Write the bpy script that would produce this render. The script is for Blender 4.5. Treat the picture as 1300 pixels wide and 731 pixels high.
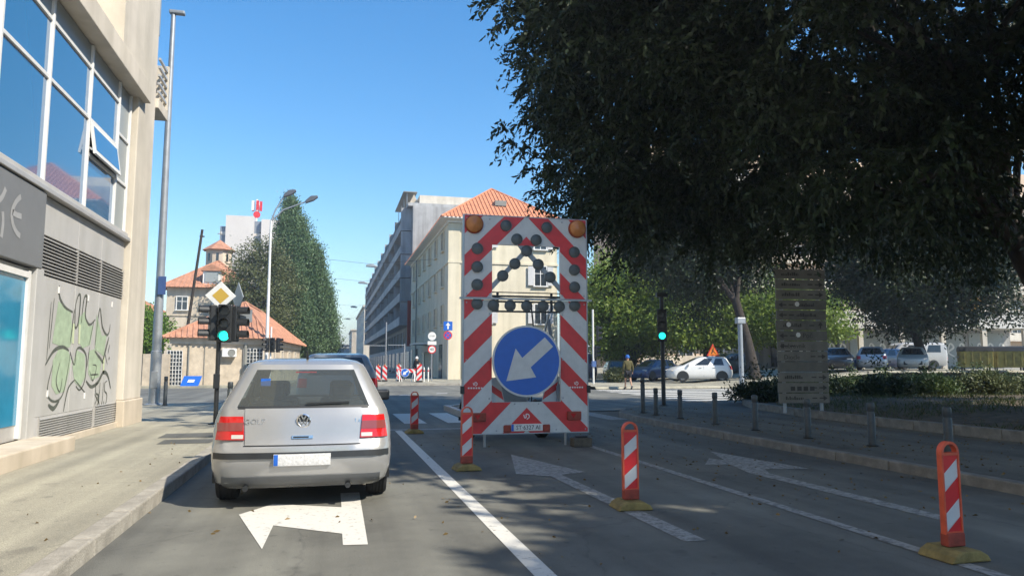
import bpy, bmesh, math, random
import numpy as np
from mathutils import Vector, Matrix
R = math.radians
random.seed(7); RNG = np.random.default_rng(11)
S = bpy.context.scene
COL = S.collection
for o in list(bpy.data.objects): bpy.data.objects.remove(o)

# ------------------------------------------------------------ camera, sky, sun, exposure
cam = bpy.data.cameras.new('camera'); camo = bpy.data.objects.new('camera', cam); COL.objects.link(camo)
cam.sensor_width = 36; cam.lens = 928/1300*36; cam.clip_start = .05; cam.clip_end = 6000
camo.location = (0, 0, 1.33); camo.rotation_euler = (R(90+5.94), 0, R(-13.85)); S.camera = camo
SUN_EL, SUN_AZ = 44.0, 135.0        # azimuth clockwise from +Y (road direction)
W = bpy.data.worlds.new('World'); S.world = W; W.use_nodes = True
nt = W.node_tree; sky = nt.nodes.new('ShaderNodeTexSky'); sky.sky_type = 'NISHITA'; sky.sun_disc = False
sky.sun_elevation = R(SUN_EL); sky.sun_rotation = R(SUN_AZ); sky.air_density = 1.2; sky.dust_density = .15; sky.ozone_density = 2.6
bg = nt.nodes['Background']; hs = nt.nodes.new('ShaderNodeHueSaturation'); hs.inputs['Saturation'].default_value = 1.38; nt.links.new(sky.outputs[0], hs.inputs['Color']); nt.links.new(hs.outputs[0], bg.inputs[0]); bg.inputs[1].default_value = .14
sl = bpy.data.lights.new('sun', 'SUN'); so = bpy.data.objects.new('sun', sl); COL.objects.link(so)
sl.energy = 5.0; sl.angle = R(.53); sl.color = (1, .92, .78)
so.rotation_euler = (R(90-SUN_EL), 0, R(180-SUN_AZ)); so.location = (30, -30, 40)
S.view_settings.view_transform = 'Standard'; S.view_settings.look = 'None'
S.view_settings.exposure = 0.63; S.view_settings.gamma = 1; S.view_settings.use_curve_mapping = False

# ------------------------------------------------------------ materials
MC = {}
def mat(name, col, rough=.7, metal=0, var=.12, scale=3, bump=0, bscale=40, coat=0, spec=.5, emit=0, detail=6, streak=0):
    if name in MC: return MC[name]
    m = bpy.data.materials.new(name); m.use_nodes = True; n = m.node_tree; p = n.nodes['Principled BSDF']
    c = (*col, 1)
    p.inputs['Base Color'].default_value = c; p.inputs['Roughness'].default_value = rough
    p.inputs['Metallic'].default_value = metal; p.inputs['Specular IOR Level'].default_value = spec
    if coat: p.inputs['Coat Weight'].default_value = coat; p.inputs['Coat Roughness'].default_value = .06
    if emit: p.inputs['Emission Color'].default_value = c; p.inputs['Emission Strength'].default_value = emit
    if var or bump:
        tc = n.nodes.new('ShaderNodeTexCoord')
    if var:
        no = n.nodes.new('ShaderNodeTexNoise'); no.inputs['Scale'].default_value = scale; no.inputs['Detail'].default_value = detail; no.inputs['Roughness'].default_value = .65
        n.links.new(tc.outputs['Object'], no.inputs['Vector'])
        cr = n.nodes.new('ShaderNodeValToRGB'); a, b = cr.color_ramp.elements
        a.position = .3; b.position = .72
        a.color = tuple(max(0, x*(1-var*1.3)) for x in col)+(1,); b.color = tuple(min(1, x*(1+var)) for x in col)+(1,)
        n.links.new(no.outputs['Fac'], cr.inputs[0]); n.links.new(cr.outputs[0], p.inputs['Base Color'])
    if streak:
        mp = n.nodes.new('ShaderNodeMapping'); mp.inputs['Scale'].default_value = (1.6, 1.6, .10); n.links.new(tc.outputs['Object'], mp.inputs[0])
        sn = n.nodes.new('ShaderNodeTexNoise'); sn.inputs['Scale'].default_value = 1.3; sn.inputs['Detail'].default_value = 7; n.links.new(mp.outputs[0], sn.inputs['Vector'])
        sr = n.nodes.new('ShaderNodeValToRGB'); e = sr.color_ramp.elements; e[0].position = .34; e[1].position = .60; k = 1-streak; e[0].color = (k, k, k*.97, 1); e[1].color = (1, 1, 1, 1); n.links.new(sn.outputs['Fac'], sr.inputs[0])
        ml = n.nodes.new('ShaderNodeMix'); ml.data_type = 'RGBA'; ml.blend_type = 'MULTIPLY'; ml.inputs[0].default_value = 1; n.links.new(cr.outputs[0], ml.inputs[6]); n.links.new(sr.outputs[0], ml.inputs[7]); n.links.new(ml.outputs[2], p.inputs['Base Color'])
    if bump:
        nb = n.nodes.new('ShaderNodeTexNoise'); nb.inputs['Scale'].default_value = bscale; nb.inputs['Detail'].default_value = 4
        n.links.new(tc.outputs['Object'], nb.inputs['Vector'])
        bu = n.nodes.new('ShaderNodeBump'); bu.inputs['Strength'].default_value = bump; bu.inputs['Distance'].default_value = .02
        n.links.new(nb.outputs['Fac'], bu.inputs['Height']); n.links.new(bu.outputs[0], p.inputs['Normal'])
    MC[name] = m; return m
def asphalt(name, base, patchy=.25):
    m = mat(name, base, .85, var=0); n = m.node_tree; p = n.nodes['Principled BSDF']; L = n.links
    tc = n.nodes.new('ShaderNodeTexCoord')
    def noise(s, d=5, r=.6):
        x = n.nodes.new('ShaderNodeTexNoise'); x.inputs['Scale'].default_value = s; x.inputs['Detail'].default_value = d; x.inputs['Roughness'].default_value = r
        L.new(tc.outputs['Object'], x.inputs['Vector']); return x.outputs['Fac']
    def ramp(f, lo, hi, p0, p1):
        c = n.nodes.new('ShaderNodeValToRGB'); a, b = c.color_ramp.elements
        a.position, b.position = p0, p1; a.color = (lo, lo, lo, 1); b.color = (hi, hi, hi*.98, 1); L.new(f, c.inputs[0]); return c.outputs[0]
    def mul(a, b):
        x = n.nodes.new('ShaderNodeMix'); x.data_type = 'RGBA'; x.blend_type = 'MULTIPLY'; x.inputs[0].default_value = 1
        L.new(a, x.inputs[6]); L.new(b, x.inputs[7]); return x.outputs[2]
    a = ramp(noise(.35, 6, .7), 1-patchy, 1+patchy*.6, .36, .66)
    b = ramp(noise(160, 2), .55, 1.35, .3, .72)
    # stretched wheel tracks and streaks along the driving direction
    mp = n.nodes.new('ShaderNodeMapping'); mp.inputs['Scale'].default_value = (2.2, .05, 1); L.new(tc.outputs['Object'], mp.inputs[0])
    st = n.nodes.new('ShaderNodeTexNoise'); st.inputs['Scale'].default_value = 1; st.inputs['Detail'].default_value = 5; L.new(mp.outputs[0], st.inputs['Vector'])
    c = ramp(st.outputs['Fac'], .74, 1.15, .35, .65)
    # cracks
    vo = n.nodes.new('ShaderNodeTexVoronoi'); vo.feature = 'DISTANCE_TO_EDGE'; vo.inputs['Scale'].default_value = .55
    wn = n.nodes.new('ShaderNodeTexNoise'); wn.inputs['Scale'].default_value = 2.5; wn.inputs['Detail'].default_value = 4; L.new(tc.outputs['Object'], wn.inputs['Vector'])
    av = n.nodes.new('ShaderNodeMix'); av.data_type = 'RGBA'; av.inputs[0].default_value = .22; L.new(tc.outputs['Object'], av.inputs[6]); L.new(wn.outputs['Color'], av.inputs[7])
    L.new(av.outputs[2], vo.inputs['Vector']); d = ramp(vo.outputs['Distance'], .80, 1, .001, .006)
    sp = mul(ramp(noise(9, 3), .72, 1, .30, .36), ramp(noise(1.7, 4, .55), .70, 1, .27, .36))
    base_n = n.nodes.new('ShaderNodeRGB'); base_n.outputs[0].default_value = (*base, 1)
    out = mul(mul(mul(mul(mul(base_n.outputs[0], a), b), c), d), sp); L.new(out, p.inputs['Base Color'])
    bu = n.nodes.new('ShaderNodeBump'); bu.inputs['Strength'].default_value = .35; bu.inputs['Distance'].default_value = .01
    L.new(noise(120, 2), bu.inputs['Height']); L.new(bu.outputs[0], p.inputs['Normal'])
    return m
def paintmark(name, col, wear=.42):
    m = mat(name, col, .75, var=0); n = m.node_tree; p = n.nodes['Principled BSDF']; L = n.links
    tc = n.nodes.new('ShaderNodeTexCoord'); a = n.nodes.new('ShaderNodeTexNoise'); a.inputs['Scale'].default_value = 14; a.inputs['Detail'].default_value = 9; a.inputs['Roughness'].default_value = .75
    L.new(tc.outputs['Object'], a.inputs['Vector'])
    c = n.nodes.new('ShaderNodeValToRGB'); e = c.color_ramp.elements
    e[0].position = wear-.10; e[0].color = (.14, .138, .132, 1); e[1].position = wear+.05; e[1].color = (*col, 1)
    L.new(a.outputs['Fac'], c.inputs[0]); L.new(c.outputs[0], p.inputs['Base Color']); return m
def leafmat(name, c0, c1, trans=.3):
    m = bpy.data.materials.new(name); m.use_nodes = True; n = m.node_tree; L = n.links; p = n.nodes['Principled BSDF']; out = n.nodes['Material Output']
    g = n.nodes.new('ShaderNodeNewGeometry'); c = n.nodes.new('ShaderNodeValToRGB'); e = c.color_ramp.elements
    e[0].color = (*c0, 1); e[1].color = (*c1, 1); L.new(g.outputs['Random Per Island'], c.inputs[0])
    L.new(c.outputs[0], p.inputs['Base Color']); p.inputs['Roughness'].default_value = .5; p.inputs['Specular IOR Level'].default_value = .35
    t = n.nodes.new('ShaderNodeBsdfTranslucent'); L.new(c.outputs[0], t.inputs[0])
    mx = n.nodes.new('ShaderNodeMixShader'); mx.inputs[0].default_value = trans
    L.new(p.outputs[0], mx.inputs[1]); L.new(t.outputs[0], mx.inputs[2]); L.new(mx.outputs[0], out.inputs[0]); return m
def glassmat(name, tint, transp=.5, rough=.03):
    m = bpy.data.materials.new(name); m.use_nodes = True; n = m.node_tree; L = n.links; out = n.nodes['Material Output']
    p = n.nodes['Principled BSDF']; p.inputs['Base Color'].default_value = (*[x*.16 for x in tint], 1); p.inputs['Roughness'].default_value = rough; p.inputs['Specular IOR Level'].default_value = .9
    t = n.nodes.new('ShaderNodeBsdfTransparent'); t.inputs[0].default_value = (*tint, 1)
    mx = n.nodes.new('ShaderNodeMixShader'); mx.inputs[0].default_value = transp
    L.new(p.outputs[0], mx.inputs[1]); L.new(t.outputs[0], mx.inputs[2]); L.new(mx.outputs[0], out.inputs[0]); return m

# ------------------------------------------------------------ builders
class MB:
    def __init__(s): s.v = []; s.f = []
    def add(s, vs, fs):
        o = len(s.v); s.v += [tuple(x) for x in vs]; s.f += [tuple(i+o for i in f) for f in fs]; return s
    def box(s, x0, x1, y0, y1, z0, z1):
        return s.add([(x, y, z) for z in (z0, z1) for x, y in ((x0, y0), (x1, y0), (x1, y1), (x0, y1))],
                     [(3, 2, 1, 0), (4, 5, 6, 7), (0, 1, 5, 4), (1, 2, 6, 5), (2, 3, 7, 6), (3, 0, 4, 7)])
    def bar(s, a, b, w, h, up=(0, 0, 1)):
        a, b = Vector(a), Vector(b); d = (b-a).normalized(); u = Vector(up)
        if abs(d.dot(u)) > .98: u = Vector((0, 1, 0))
        sd = d.cross(u).normalized()*w/2; u = sd.cross(d).normalized()*h/2
        vs = [p+q for p in (a, b) for q in (-sd-u, sd-u, sd+u, -sd+u)]
        return s.add(vs, [(0, 1, 2, 3), (7, 6, 5, 4), (0, 4, 5, 1), (1, 5, 6, 2), (2, 6, 7, 3), (3, 7, 4, 0)])
    def tube(s, pts, rs, n=10, cap=True):
        pts = [Vector(p) for p in pts]
        if not hasattr(rs, '__len__'): rs = [rs]*len(pts)
        rings = []; prev = None
        for i, p in enumerate(pts):
            d = (pts[min(i+1, len(pts)-1)]-pts[max(i-1, 0)]).normalized()
            if prev is None: u = d.orthogonal().normalized()
            else: u = (prev-d*prev.dot(d)); u = u.normalized() if u.length > 1e-6 else d.orthogonal().normalized()
            prev = u; w = d.cross(u)
            rings.append([p+(u*math.cos(2*math.pi*k/n)+w*math.sin(2*math.pi*k/n))*rs[i] for k in range(n)])
        vs = [v for r in rings for v in r]; fs = []
        for i in range(len(pts)-1):
            for k in range(n):
                k2 = (k+1) % n; fs.append((i*n+k, i*n+k2, (i+1)*n+k2, (i+1)*n+k))
        if cap: fs += [tuple(range(n-1, -1, -1)), tuple((len(pts)-1)*n+k for k in range(n))]
        return s.add(vs, fs)
    def prism(s, poly, ax, a0, a1):
        # poly in the two other axes (ax='y' -> x,z ; 'z' -> x,y ; 'x' -> y,z)
        def P(p, a): return {'y': (p[0], a, p[1]), 'z': (p[0], p[1], a), 'x': (a, p[0], p[1])}[ax]
        n = len(poly); vs = [P(p, a0) for p in poly]+[P(p, a1) for p in poly]
        fs = [tuple(range(n-1, -1, -1)), tuple(range(n, 2*n))]+[(i, (i+1) % n, n+(i+1) % n, n+i) for i in range(n)]
        return s.add(vs, fs)
    def lathe(s, prof, n=24, c=(0, 0, 0), axis='z'):
        vs = []; fs = []
        for r, h in prof:
            for k in range(n):
                a = 2*math.pi*k/n; x, y = r*math.cos(a), r*math.sin(a)
                q = {'z': (x, y, h), 'x': (h, x, y), 'y': (x, h, y)}[axis]
                vs.append((c[0]+q[0], c[1]+q[1], c[2]+q[2]))
        for i in range(len(prof)-1):
            for k in range(n): fs.append((i*n+k, i*n+(k+1) % n, (i+1)*n+(k+1) % n, (i+1)*n+k))
        return s.add(vs, fs)
    def grid(s, fn, us, vs_):
        pts = [fn(u, v) for v in vs_ for u in us]; n = len(us)
        return s.add(pts, [(j*n+i, j*n+i+1, (j+1)*n+i+1, (j+1)*n+i) for j in range(len(vs_)-1) for i in range(n-1)])
    def build(s, name, m, parent=None, smooth=None, bevel=0, loc=None):
        me = bpy.data.meshes.new(name); me.from_pydata(s.v, [], s.f)
        bm = bmesh.new(); bm.from_mesh(me); bmesh.ops.recalc_face_normals(bm, faces=bm.faces)
        if bevel:
            ed = [e for e in bm.edges if len(e.link_faces) == 2 and e.calc_face_angle(0) > .6]
            bmesh.ops.bevel(bm, geom=ed, offset=bevel, segments=2, affect='EDGES', profile=.5)
        bm.to_mesh(me); bm.free()
        if smooth is not None:
            me.shade_smooth(); me.set_sharp_from_angle(angle=R(smooth))
        me.materials.append(m)
        return link(name, me, parent, loc)
def link(name, me, parent=None, loc=None):
    o = bpy.data.objects.new(name, me); COL.objects.link(o)
    if parent is not None: o.parent = parent
    if loc is not None: o.location = loc
    return o
def tag(o, label, cat, group=None):
    o['label'] = label; o['category'] = cat
    if group: o['group'] = group
    return o
def thing(name, label, cat, loc=(0, 0, 0), rz=0, group=None):
    o = link(name, None, None, loc); o.rotation_euler = (0, 0, rz); return tag(o, label, cat, group)
def struct(o): o['kind'] = 'structure'; return o
def dup(root, loc, rz=None, label=None, scale=None):
    def cp(o, par):
        c = o.copy(); COL.objects.link(c); c.parent = par
        for ch in list(o.children): cp(ch, c)
        return c
    c = cp(root, None); c.location = loc
    if rz is not None: c.rotation_euler = (0, 0, rz)
    if label: c['label'] = label
    if scale: c.scale = scale
    return c
def text(name, st, size, m, parent, loc, rot, align='CENTER', ext=.002, sx=1):
    cu = bpy.data.curves.new('t', 'FONT'); cu.body = st; cu.size = size; cu.align_x = align; cu.align_y = 'CENTER'; cu.extrude = ext; cu.resolution_u = 2
    t = bpy.data.objects.new('t', cu); COL.objects.link(t); dg = bpy.context.evaluated_depsgraph_get()
    me = bpy.data.meshes.new_from_object(t.evaluated_get(dg)); bpy.data.objects.remove(t)
    me.materials.clear(); me.materials.append(m)
    o = link(name, me, parent, loc); o.rotation_euler = rot; o.scale = (sx, 1, 1); return o
def clip(poly, a, b, c):            # keep a*x+b*y<=c
    out = []
    for i in range(len(poly)):
        p, q = poly[i], poly[(i+1) % len(poly)]; fp = a*p[0]+b*p[1]-c; fq = a*q[0]+b*q[1]-c
        if fp <= 0: out.append(p)
        if fp*fq < 0:
            t = fp/(fp-fq); out.append((p[0]+(q[0]-p[0])*t, p[1]+(q[1]-p[1])*t))
    return out
def band(poly, a, b, c0, c1):
    q = clip(poly, a, b, c1)
    return clip(q, -a, -b, -c0) if len(q) > 2 else []
def circle(cx, cy, r, n=24, a0=0): return [(cx+r*math.cos(a0+2*math.pi*k/n), cy+r*math.sin(a0+2*math.pi*k/n)) for k in range(n)]
def ribbon(mb, pts, w, P, taper=True):
    # painted stroke: flat strip along a smoothed polyline; P maps (a,b)->3D
    def cr(p0, p1, p2, p3, t):
        return tuple(.5*(2*p1[i]+(p2[i]-p0[i])*t+(2*p0[i]-5*p1[i]+4*p2[i]-p3[i])*t*t+(3*p1[i]-p0[i]-3*p2[i]+p3[i])*t**3) for i in (0, 1))
    q = []
    for i in range(len(pts)-1):
        p0 = pts[max(i-1, 0)]; p3 = pts[min(i+2, len(pts)-1)]
        for k in range(6): q.append(cr(p0, pts[i], pts[i+1], p3, k/6))
    q.append(pts[-1]); n = len(q); L = []; Rr = []
    for i, p in enumerate(q):
        a, b = q[max(i-1, 0)], q[min(i+1, n-1)]; dx, dy = b[0]-a[0], b[1]-a[1]; l = math.hypot(dx, dy) or 1
        ww = w/2*((.45+.55*math.sin(math.pi*min(1, max(0, i/(n-1)))) ) if taper else 1)
        L.append(P(p[0]-dy/l*ww, p[1]+dx/l*ww)); Rr.append(P(p[0]+dy/l*ww, p[1]-dx/l*ww))
    mb.add(L+Rr, [(i, i+1, n+i+1, n+i) for i in range(n-1)])
def leaves(name, C, D, Ln, Wd, m, parent):
    # C leaf base points, D directions (n,3), Ln length, Wd width: one folded rhombus per leaf
    n = len(C); D = D/np.linalg.norm(D, axis=1, keepdims=True)
    U = RNG.normal(size=(n, 3)); Sd = np.cross(D, U); Sd /= np.linalg.norm(Sd, axis=1, keepdims=True)+1e-9
    Nn = np.cross(Sd, D); Ln = np.broadcast_to(Ln, (n,))[:, None]; Wd = np.broadcast_to(Wd, (n,))[:, None]
    V = np.empty((n, 4, 3)); mid = C+D*Ln*.45
    V[:, 0] = C; V[:, 1] = mid+Sd*Wd*.5+Nn*Wd*.18; V[:, 2] = C+D*Ln; V[:, 3] = mid-Sd*Wd*.5+Nn*Wd*.18
    me = bpy.data.meshes.new(name); me.vertices.add(n*4); me.vertices.foreach_set('co', V.reshape(-1).astype(np.float32))
    me.loops.add(n*4); me.loops.foreach_set('vertex_index', np.arange(n*4, dtype=np.int32))
    me.polygons.add(n); me.polygons.foreach_set('loop_start', np.arange(0, n*4, 4, dtype=np.int32)); me.polygons.foreach_set('loop_total', np.full(n, 4, dtype=np.int32))
    me.update(); me.validate(); me.materials.append(m); return link(name, me, parent)
def clumps(K, n, s, droop=.4, flat=.6, up=0):
    # K clump centres -> leaf bases and directions
    C = np.repeat(K, n, axis=0); off = RNG.normal(size=C.shape)*np.array([s, s, s*flat]); 
    D = RNG.normal(size=C.shape)+off/s*.5; D[:, 2] -= droop; D[:, 2] += up
    return C+off, D
def ell_pts(n, c, r, hollow=.55, zmin=None, noise=.18, seed=0):
    rg = np.random.default_rng(seed); d = rg.normal(size=(n, 3)); d /= np.linalg.norm(d, axis=1, keepdims=True)
    ph = rg.uniform(0, 6.28, 3)
    lump = 1+noise*(np.sin(d[:, 0]*5+ph[0])*np.cos(d[:, 1]*4+ph[1])+.6*np.sin(d[:, 2]*7+d[:, 0]*6+ph[2]))
    t = (hollow**3+(1-hollow**3)*rg.uniform(size=n))**(1/3)
    P = np.array(c)+d*np.array(r)*(t*lump)[:, None]
    if zmin is not None:
        k = P[:, 2] < zmin; P[k, 2] = zmin+rg.uniform(-.1, 1, k.sum())*rg.uniform(0, 1.2, k.sum())
    return P

def sprays(K, nt, nl, length, droop, out_from=None, seed=0):
    # every clump is a fan of drooping twigs with leaves set along them; returns leaf bases, directions and twig segments
    rg = np.random.default_rng(seed); n = len(K); d = rg.normal(size=(n, nt, 3)); d[..., 2] *= .6
    if out_from is not None:
        o = K-np.array(out_from); o /= np.linalg.norm(o, axis=1, keepdims=True)+1e-6; d += o[:, None, :]*.8
    d /= np.linalg.norm(d, axis=2, keepdims=True); L = length*rg.uniform(.6, 1.25, (n, nt, 1))
    t = (np.arange(nl)+.6)/nl; t = t[None, None, :, None]+rg.uniform(-.04, .04, (n, nt, nl, 1))
    P = K[:, None, None, :]+d[:, :, None, :]*L[:, :, None, :]*t; P[..., 2] -= droop*(t[..., 0]**2)*L
    T = np.repeat(d[:, :, None, :], nl, 2).copy(); T[..., 2] -= droop*1.6*t[..., 0]
    D = T*.9+rg.normal(size=T.shape)*.55; D[..., 2] -= .25
    return P.reshape(-1, 3), D.reshape(-1, 3)
# ------------------------------------------------------------ common materials
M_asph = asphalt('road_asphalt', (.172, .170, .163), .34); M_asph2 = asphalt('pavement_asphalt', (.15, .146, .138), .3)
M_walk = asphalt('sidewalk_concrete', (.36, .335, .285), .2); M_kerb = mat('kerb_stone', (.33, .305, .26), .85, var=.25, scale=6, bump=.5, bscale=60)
M_patch = asphalt('asphalt_patch', (.12, .12, .12)); M_white = paintmark('road_paint', (.60, .585, .54), .40); M_worn = paintmark('worn_road_paint', (.36, .35, .325), .50)
M_soil = mat('soil', (.10, .075, .045), .95, var=.5, scale=4, bump=.8, bscale=20); M_grassg = mat('lawn_ground', (.05, .065, .025), .95, var=.5, scale=2, bump=.8, bscale=30)
M_ground = mat('ground_earth', (.16, .14, .11), .95, var=.3, scale=.5)
M_cream = mat('cream_plaster', (.63, .57, .48), .85, var=.10, scale=1.2, streak=.16, bump=.15, bscale=30); M_wallgrey = mat('grey_wall_panel', (.48, .47, .455), .55, var=.06, scale=2, streak=.10, bump=.05, bscale=8)
M_signgrey = mat('dark_grey_fascia', (.185, .19, .195), .5, var=.06); M_alu = mat('aluminium', (.55, .54, .52), .4, .4, var=.08)
M_blueglass = mat('sky_tinted_glass', (.02, .13, .29), .03, .0, var=0, spec=1.0, coat=.6)  # base blue raised so the colour carries the reflected sky
M_frost = mat('frosted_glass', (.30, .33, .33), .35, var=.05); M_cyan = mat('blue_door_film', (.03, .24, .40), .12, var=.12, scale=1.5, coat=.3)
M_slat = mat('louvre_slat', (.40, .385, .36), .5, .2, var=.1); M_dark = mat('dark_gap', (.02, .02, .02), .9, var=0)
M_steel = mat('galvanised_steel', (.36, .38, .40), .45, .5, var=.12, scale=4); M_lampgrey = mat('lamp_grey', (.30, .33, .36), .5, .3, var=.1)
M_black = mat('black_plastic', (.018, .02, .022), .45, var=.2, scale=8); M_rubber = mat('tyre_rubber', (.022, .022, .023), .85, var=.25, scale=10)
M_bark = mat('bark', (.042, .034, .028), .95, var=.4, scale=5, bump=1, bscale=14); M_wht = mat('white_paint', (.72, .71, .68), .5, var=.06, scale=6)
M_tile = mat('terracotta_tile', (.45, .22, .135), .85, var=.3, scale=2.2); M_tile2 = mat('bright_terracotta_tile', (.54, .22, .115), .85, var=.22, scale=3)
M_stone = mat('stone_wall', (.50, .42, .32), .9, var=.22, scale=1.6, bump=.4, bscale=10); M_stone2 = mat('pale_stone_wall', (.56, .48, .38), .9, var=.12, scale=1, streak=.18)
M_yellow = mat('yellow_plaster', (.70, .63, .48), .85, var=.08, scale=.6, streak=.15); M_greyb = mat('weathered_concrete', (.40, .40, .40), .85, var=.18, scale=.4, streak=.3)
M_win = mat('far_window_glass', (.03, .04, .05), .12, var=.2, scale=2, spec=.8); M_shut = mat('shutter_grey', (.22, .22, .20), .7, var=.1)
M_blue = mat('sign_blue', (.015, .12, .52), .35, var=.06, scale=8); M_red = mat('reflective_red', (.62, .025, .03), .35, var=.12, scale=7)
M_refl = mat('reflective_white', (.58, .59, .59), .35, var=.07, scale=9); M_amber = mat('amber_lens', (.50, .19, .06), .25, var=.1, scale=20)
M_led = mat('lamp_dark_lens', (.085, .095, .095), .35, var=.15, scale=30); M_green = mat('green_signal_light', (.02, .85, .62), .3, var=0, emit=1.5)
M_yel = mat('yellow_rubber', (.25, .19, .065), .8, var=.35, scale=8, bump=.4); M_orange = mat('orange_plastic', (.62, .10, .045), .5, var=.2, scale=10)
M_rust = mat('rusty_red', (.30, .05, .03), .7, var=.3, scale=12)

# ------------------------------------------------------------ ground, roads, pavements
def sheet(name, polys, z, m, parent=None):
    b = MB()
    for p in polys: b.add([(x, y, z) for x, y in p], [tuple(range(len(p)))])
    return b.build(name, m, parent)
g_ = struct(sheet('ground', [[(-1500, -1500), (1500, -1500), (1500, 1600), (-1500, 1600)]], -.02, M_ground))
road = struct(sheet('road', [[(-1.57, -20), (7.0, -20), (7.0, 20), (-1.57, 20)], [(-60, 20), (80, 20), (80, 46), (-60, 46)], [(-2, 46), (2.6, 46), (2.6, 330), (-2, 330)]], 0, M_asph))
M_kerb2 = mat('shaded_kerb_stone', (.20, .19, .17), .9, var=.3, scale=5, bump=.5, bscale=60)  # darker copy of the kerb stone, right side's shade put into its colour
def kerb_line(parent, pts, w=.16, h=.125, z=0, seg=1.0, m_=None):
    # individual kerb stones along a polyline, joints open; alike stones share one mesh
    base = None
    for i in range(len(pts)-1):
        a, b = Vector((*pts[i], 0)), Vector((*pts[i+1], 0)); L = (b-a).length; n = max(1, round(L/seg)); ang = math.atan2(b.y-a.y, b.x-a.x)
        for k in range(n):
            l = L/n
            if base is None:
                m = MB().box(-.5, .5, -w/2, w/2, -.05, h); o = m.build('kerbstone', m_ or M_kerb, parent, bevel=.015); base = o.data
            else: o = link('kerbstone', base, parent)
            p = a+(b-a)*((k+.5)/n); o.location = (p.x, p.y, z+random.uniform(-.006, .004)); o.rotation_euler = (0, 0, ang+random.uniform(-.006, .006)); o.scale = (l-.012, 1, 1)
def pavement(name, outline, h, m):
    return struct(MB().prism(outline, 'z', -.019, h).build(name, m))
# left pavement with rounded corner
arcL = [(-1.73-2.6+2.6*math.cos(a), 20.5+4.2*math.sin(a)) for a in [k*math.pi/2/8 for k in range(9)]]
swl = pavement('sidewalk', [(-1.73, -20), (-1.73, 20.5)]+arcL[1:]+[(-60, 24.7), (-60, -20)], .115, M_walk)
kerb_line(swl, [(-1.65, -3), (-1.65, 20.5)]); kerb_line(swl, [(x+.08, y+.05) for x, y in arcL], seg=.8); kerb_line(swl, [(-4.33, 24.75), (-22, 24.75)])
for (x0, x1, y0, y1) in ((-2.55, -1.80, 12.3, 12.95), (-2.75, -1.85, 13.3, 14.1)):
    sheet('asphalt_patch', [[(x0, y0), (x1, y0), (x1+.05, y1), (x0-.02, y1)]], .119, M_patch, swl)
# right pavement around the planted bed
ptsR = [(7.05, -6), (6.98, 11), (6.98, 14), (7.05, 16.2), (7.35, 17.8), (8.0, 19.2), (9.2, 20.4), (11, 21.6), (14, 23.0), (20, 25.4), (30, 29)]
swr = pavement('sidewalk', ptsR+[(60, 32), (60, -6)], .115, M_asph2)
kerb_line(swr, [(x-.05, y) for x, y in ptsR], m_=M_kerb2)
bed = [(10.75, -6), (10.6, 6), (10.62, 12.5), (10.85, 15.5), (11.3, 18), (12.2, 20), (13.6, 21.4), (17, 23), (24, 25.6), (34, 28.5), (45, 26), (45, -6)]
bedm = MB()
bm_pts = [(bx, by, .16) for bx, by in bed]
cx, cy = 22, 14
inner = [(cx+(bx-cx)*.72, cy+(by-cy)*.72, .42) for bx, by in bed]; n = len(bed)
bedm.add(bm_pts+inner, [(i, (i+1) % n, n+(i+1) % n, n+i) for i in range(n)]+[tuple(range(n, 2*n))])
bed_o = struct(bedm.build('flower_bed', M_soil))
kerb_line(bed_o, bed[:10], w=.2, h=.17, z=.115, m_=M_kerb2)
# far pavements
swf = pavement('sidewalk', [(2.8, 46.2), (80, 46.2), (80, 62), (60, 90), (8.0, 90), (8.0, 200), (2.8, 200)], .115, M_walk); kerb_line(swf, [(2.8, 46.1), (16, 46.1)])
swl2 = pavement('sidewalk', [(-60, 43.6), (-3.4, 44.4), (-2.4, 46), (-2.1, 300), (-60, 300)], .115, M_walk)
def hgt(x, y): return .8*max(0, min(1, (x-22)/9))
pk = MB().grid(lambda u, v: (u, v, .03+hgt(u, v)+.12*(1 if v > 36.5 else 0)), [13.5, 16, 19, 22, 24, 26, 28, 31, 40, 60, 90], [36.4, 36.52, 44, 60, 100])
struct(pk.build('parking_lot', M_walk))
# markings, children of the road
def mark(name, poly, m=M_white, z=.004): return sheet(name, [poly], z, m, road)
mark('lane_line', [(1.28, -2), (1.42, -2), (1.42, 15.0), (1.28, 15.0)])
mark('lane_line', [(4.08, -2), (4.20, -2), (4.20, 12.2), (4.08, 12.2)], M_worn)
mark('stop_line', [(-1.45, 15.05), (4.9, 15.05), (4.9, 15.35), (-1.45, 15.35)], M_worn)
for i in range(9):
    x = -1.3+i*.98
    mark('zebra_stripe', [(x, 16.7), (x+.5, 16.7), (x+.5, 20.1), (x, 20.1)], M_white if i in (3, 4) else M_worn)
for i in range(7):
    y = 24.5+i*1.75
    mark('zebra_stripe', [(12.6+i*.1, y), (21.5+i*.15, y+.25), (21.5+i*.15, y+1.05), (12.6+i*.1, y+.8)], M_white)
for i in range(7):
    y = 27.0+i*1.05
    mark('zebra_stripe', [(-11.5, y), (-7.6, y), (-7.6, y+.5), (-11.5, y+.5)], M_worn)
mark('road_arrow', [(-.76, 7.05), (-.50, 7.50), (.13, 7.18), (.13, 7.95), (.32, 7.95), (.30, 5.68), (.12, 5.70), (.12, 6.08), (-.43, 6.52), (-.45, 5.72)])
mark('road_arrow', [(2.62, 10.7), (3.10, 8.75), (2.74, 8.62), (2.80, 5.2), (2.62, 5.2), (2.58, 8.52), (2.22, 8.8)], M_worn)
mark('road_arrow', [(5.68, 10.35), (5.98, 8.35), (5.40, 8.45), (5.24, 8.1), (5.28, 5.4), (5.10, 5.4), (5.02, 8.2), (5.2, 8.95), (4.86, 9.0), (5.25, 9.6), (5.35, 9.35)], M_worn)
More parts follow.
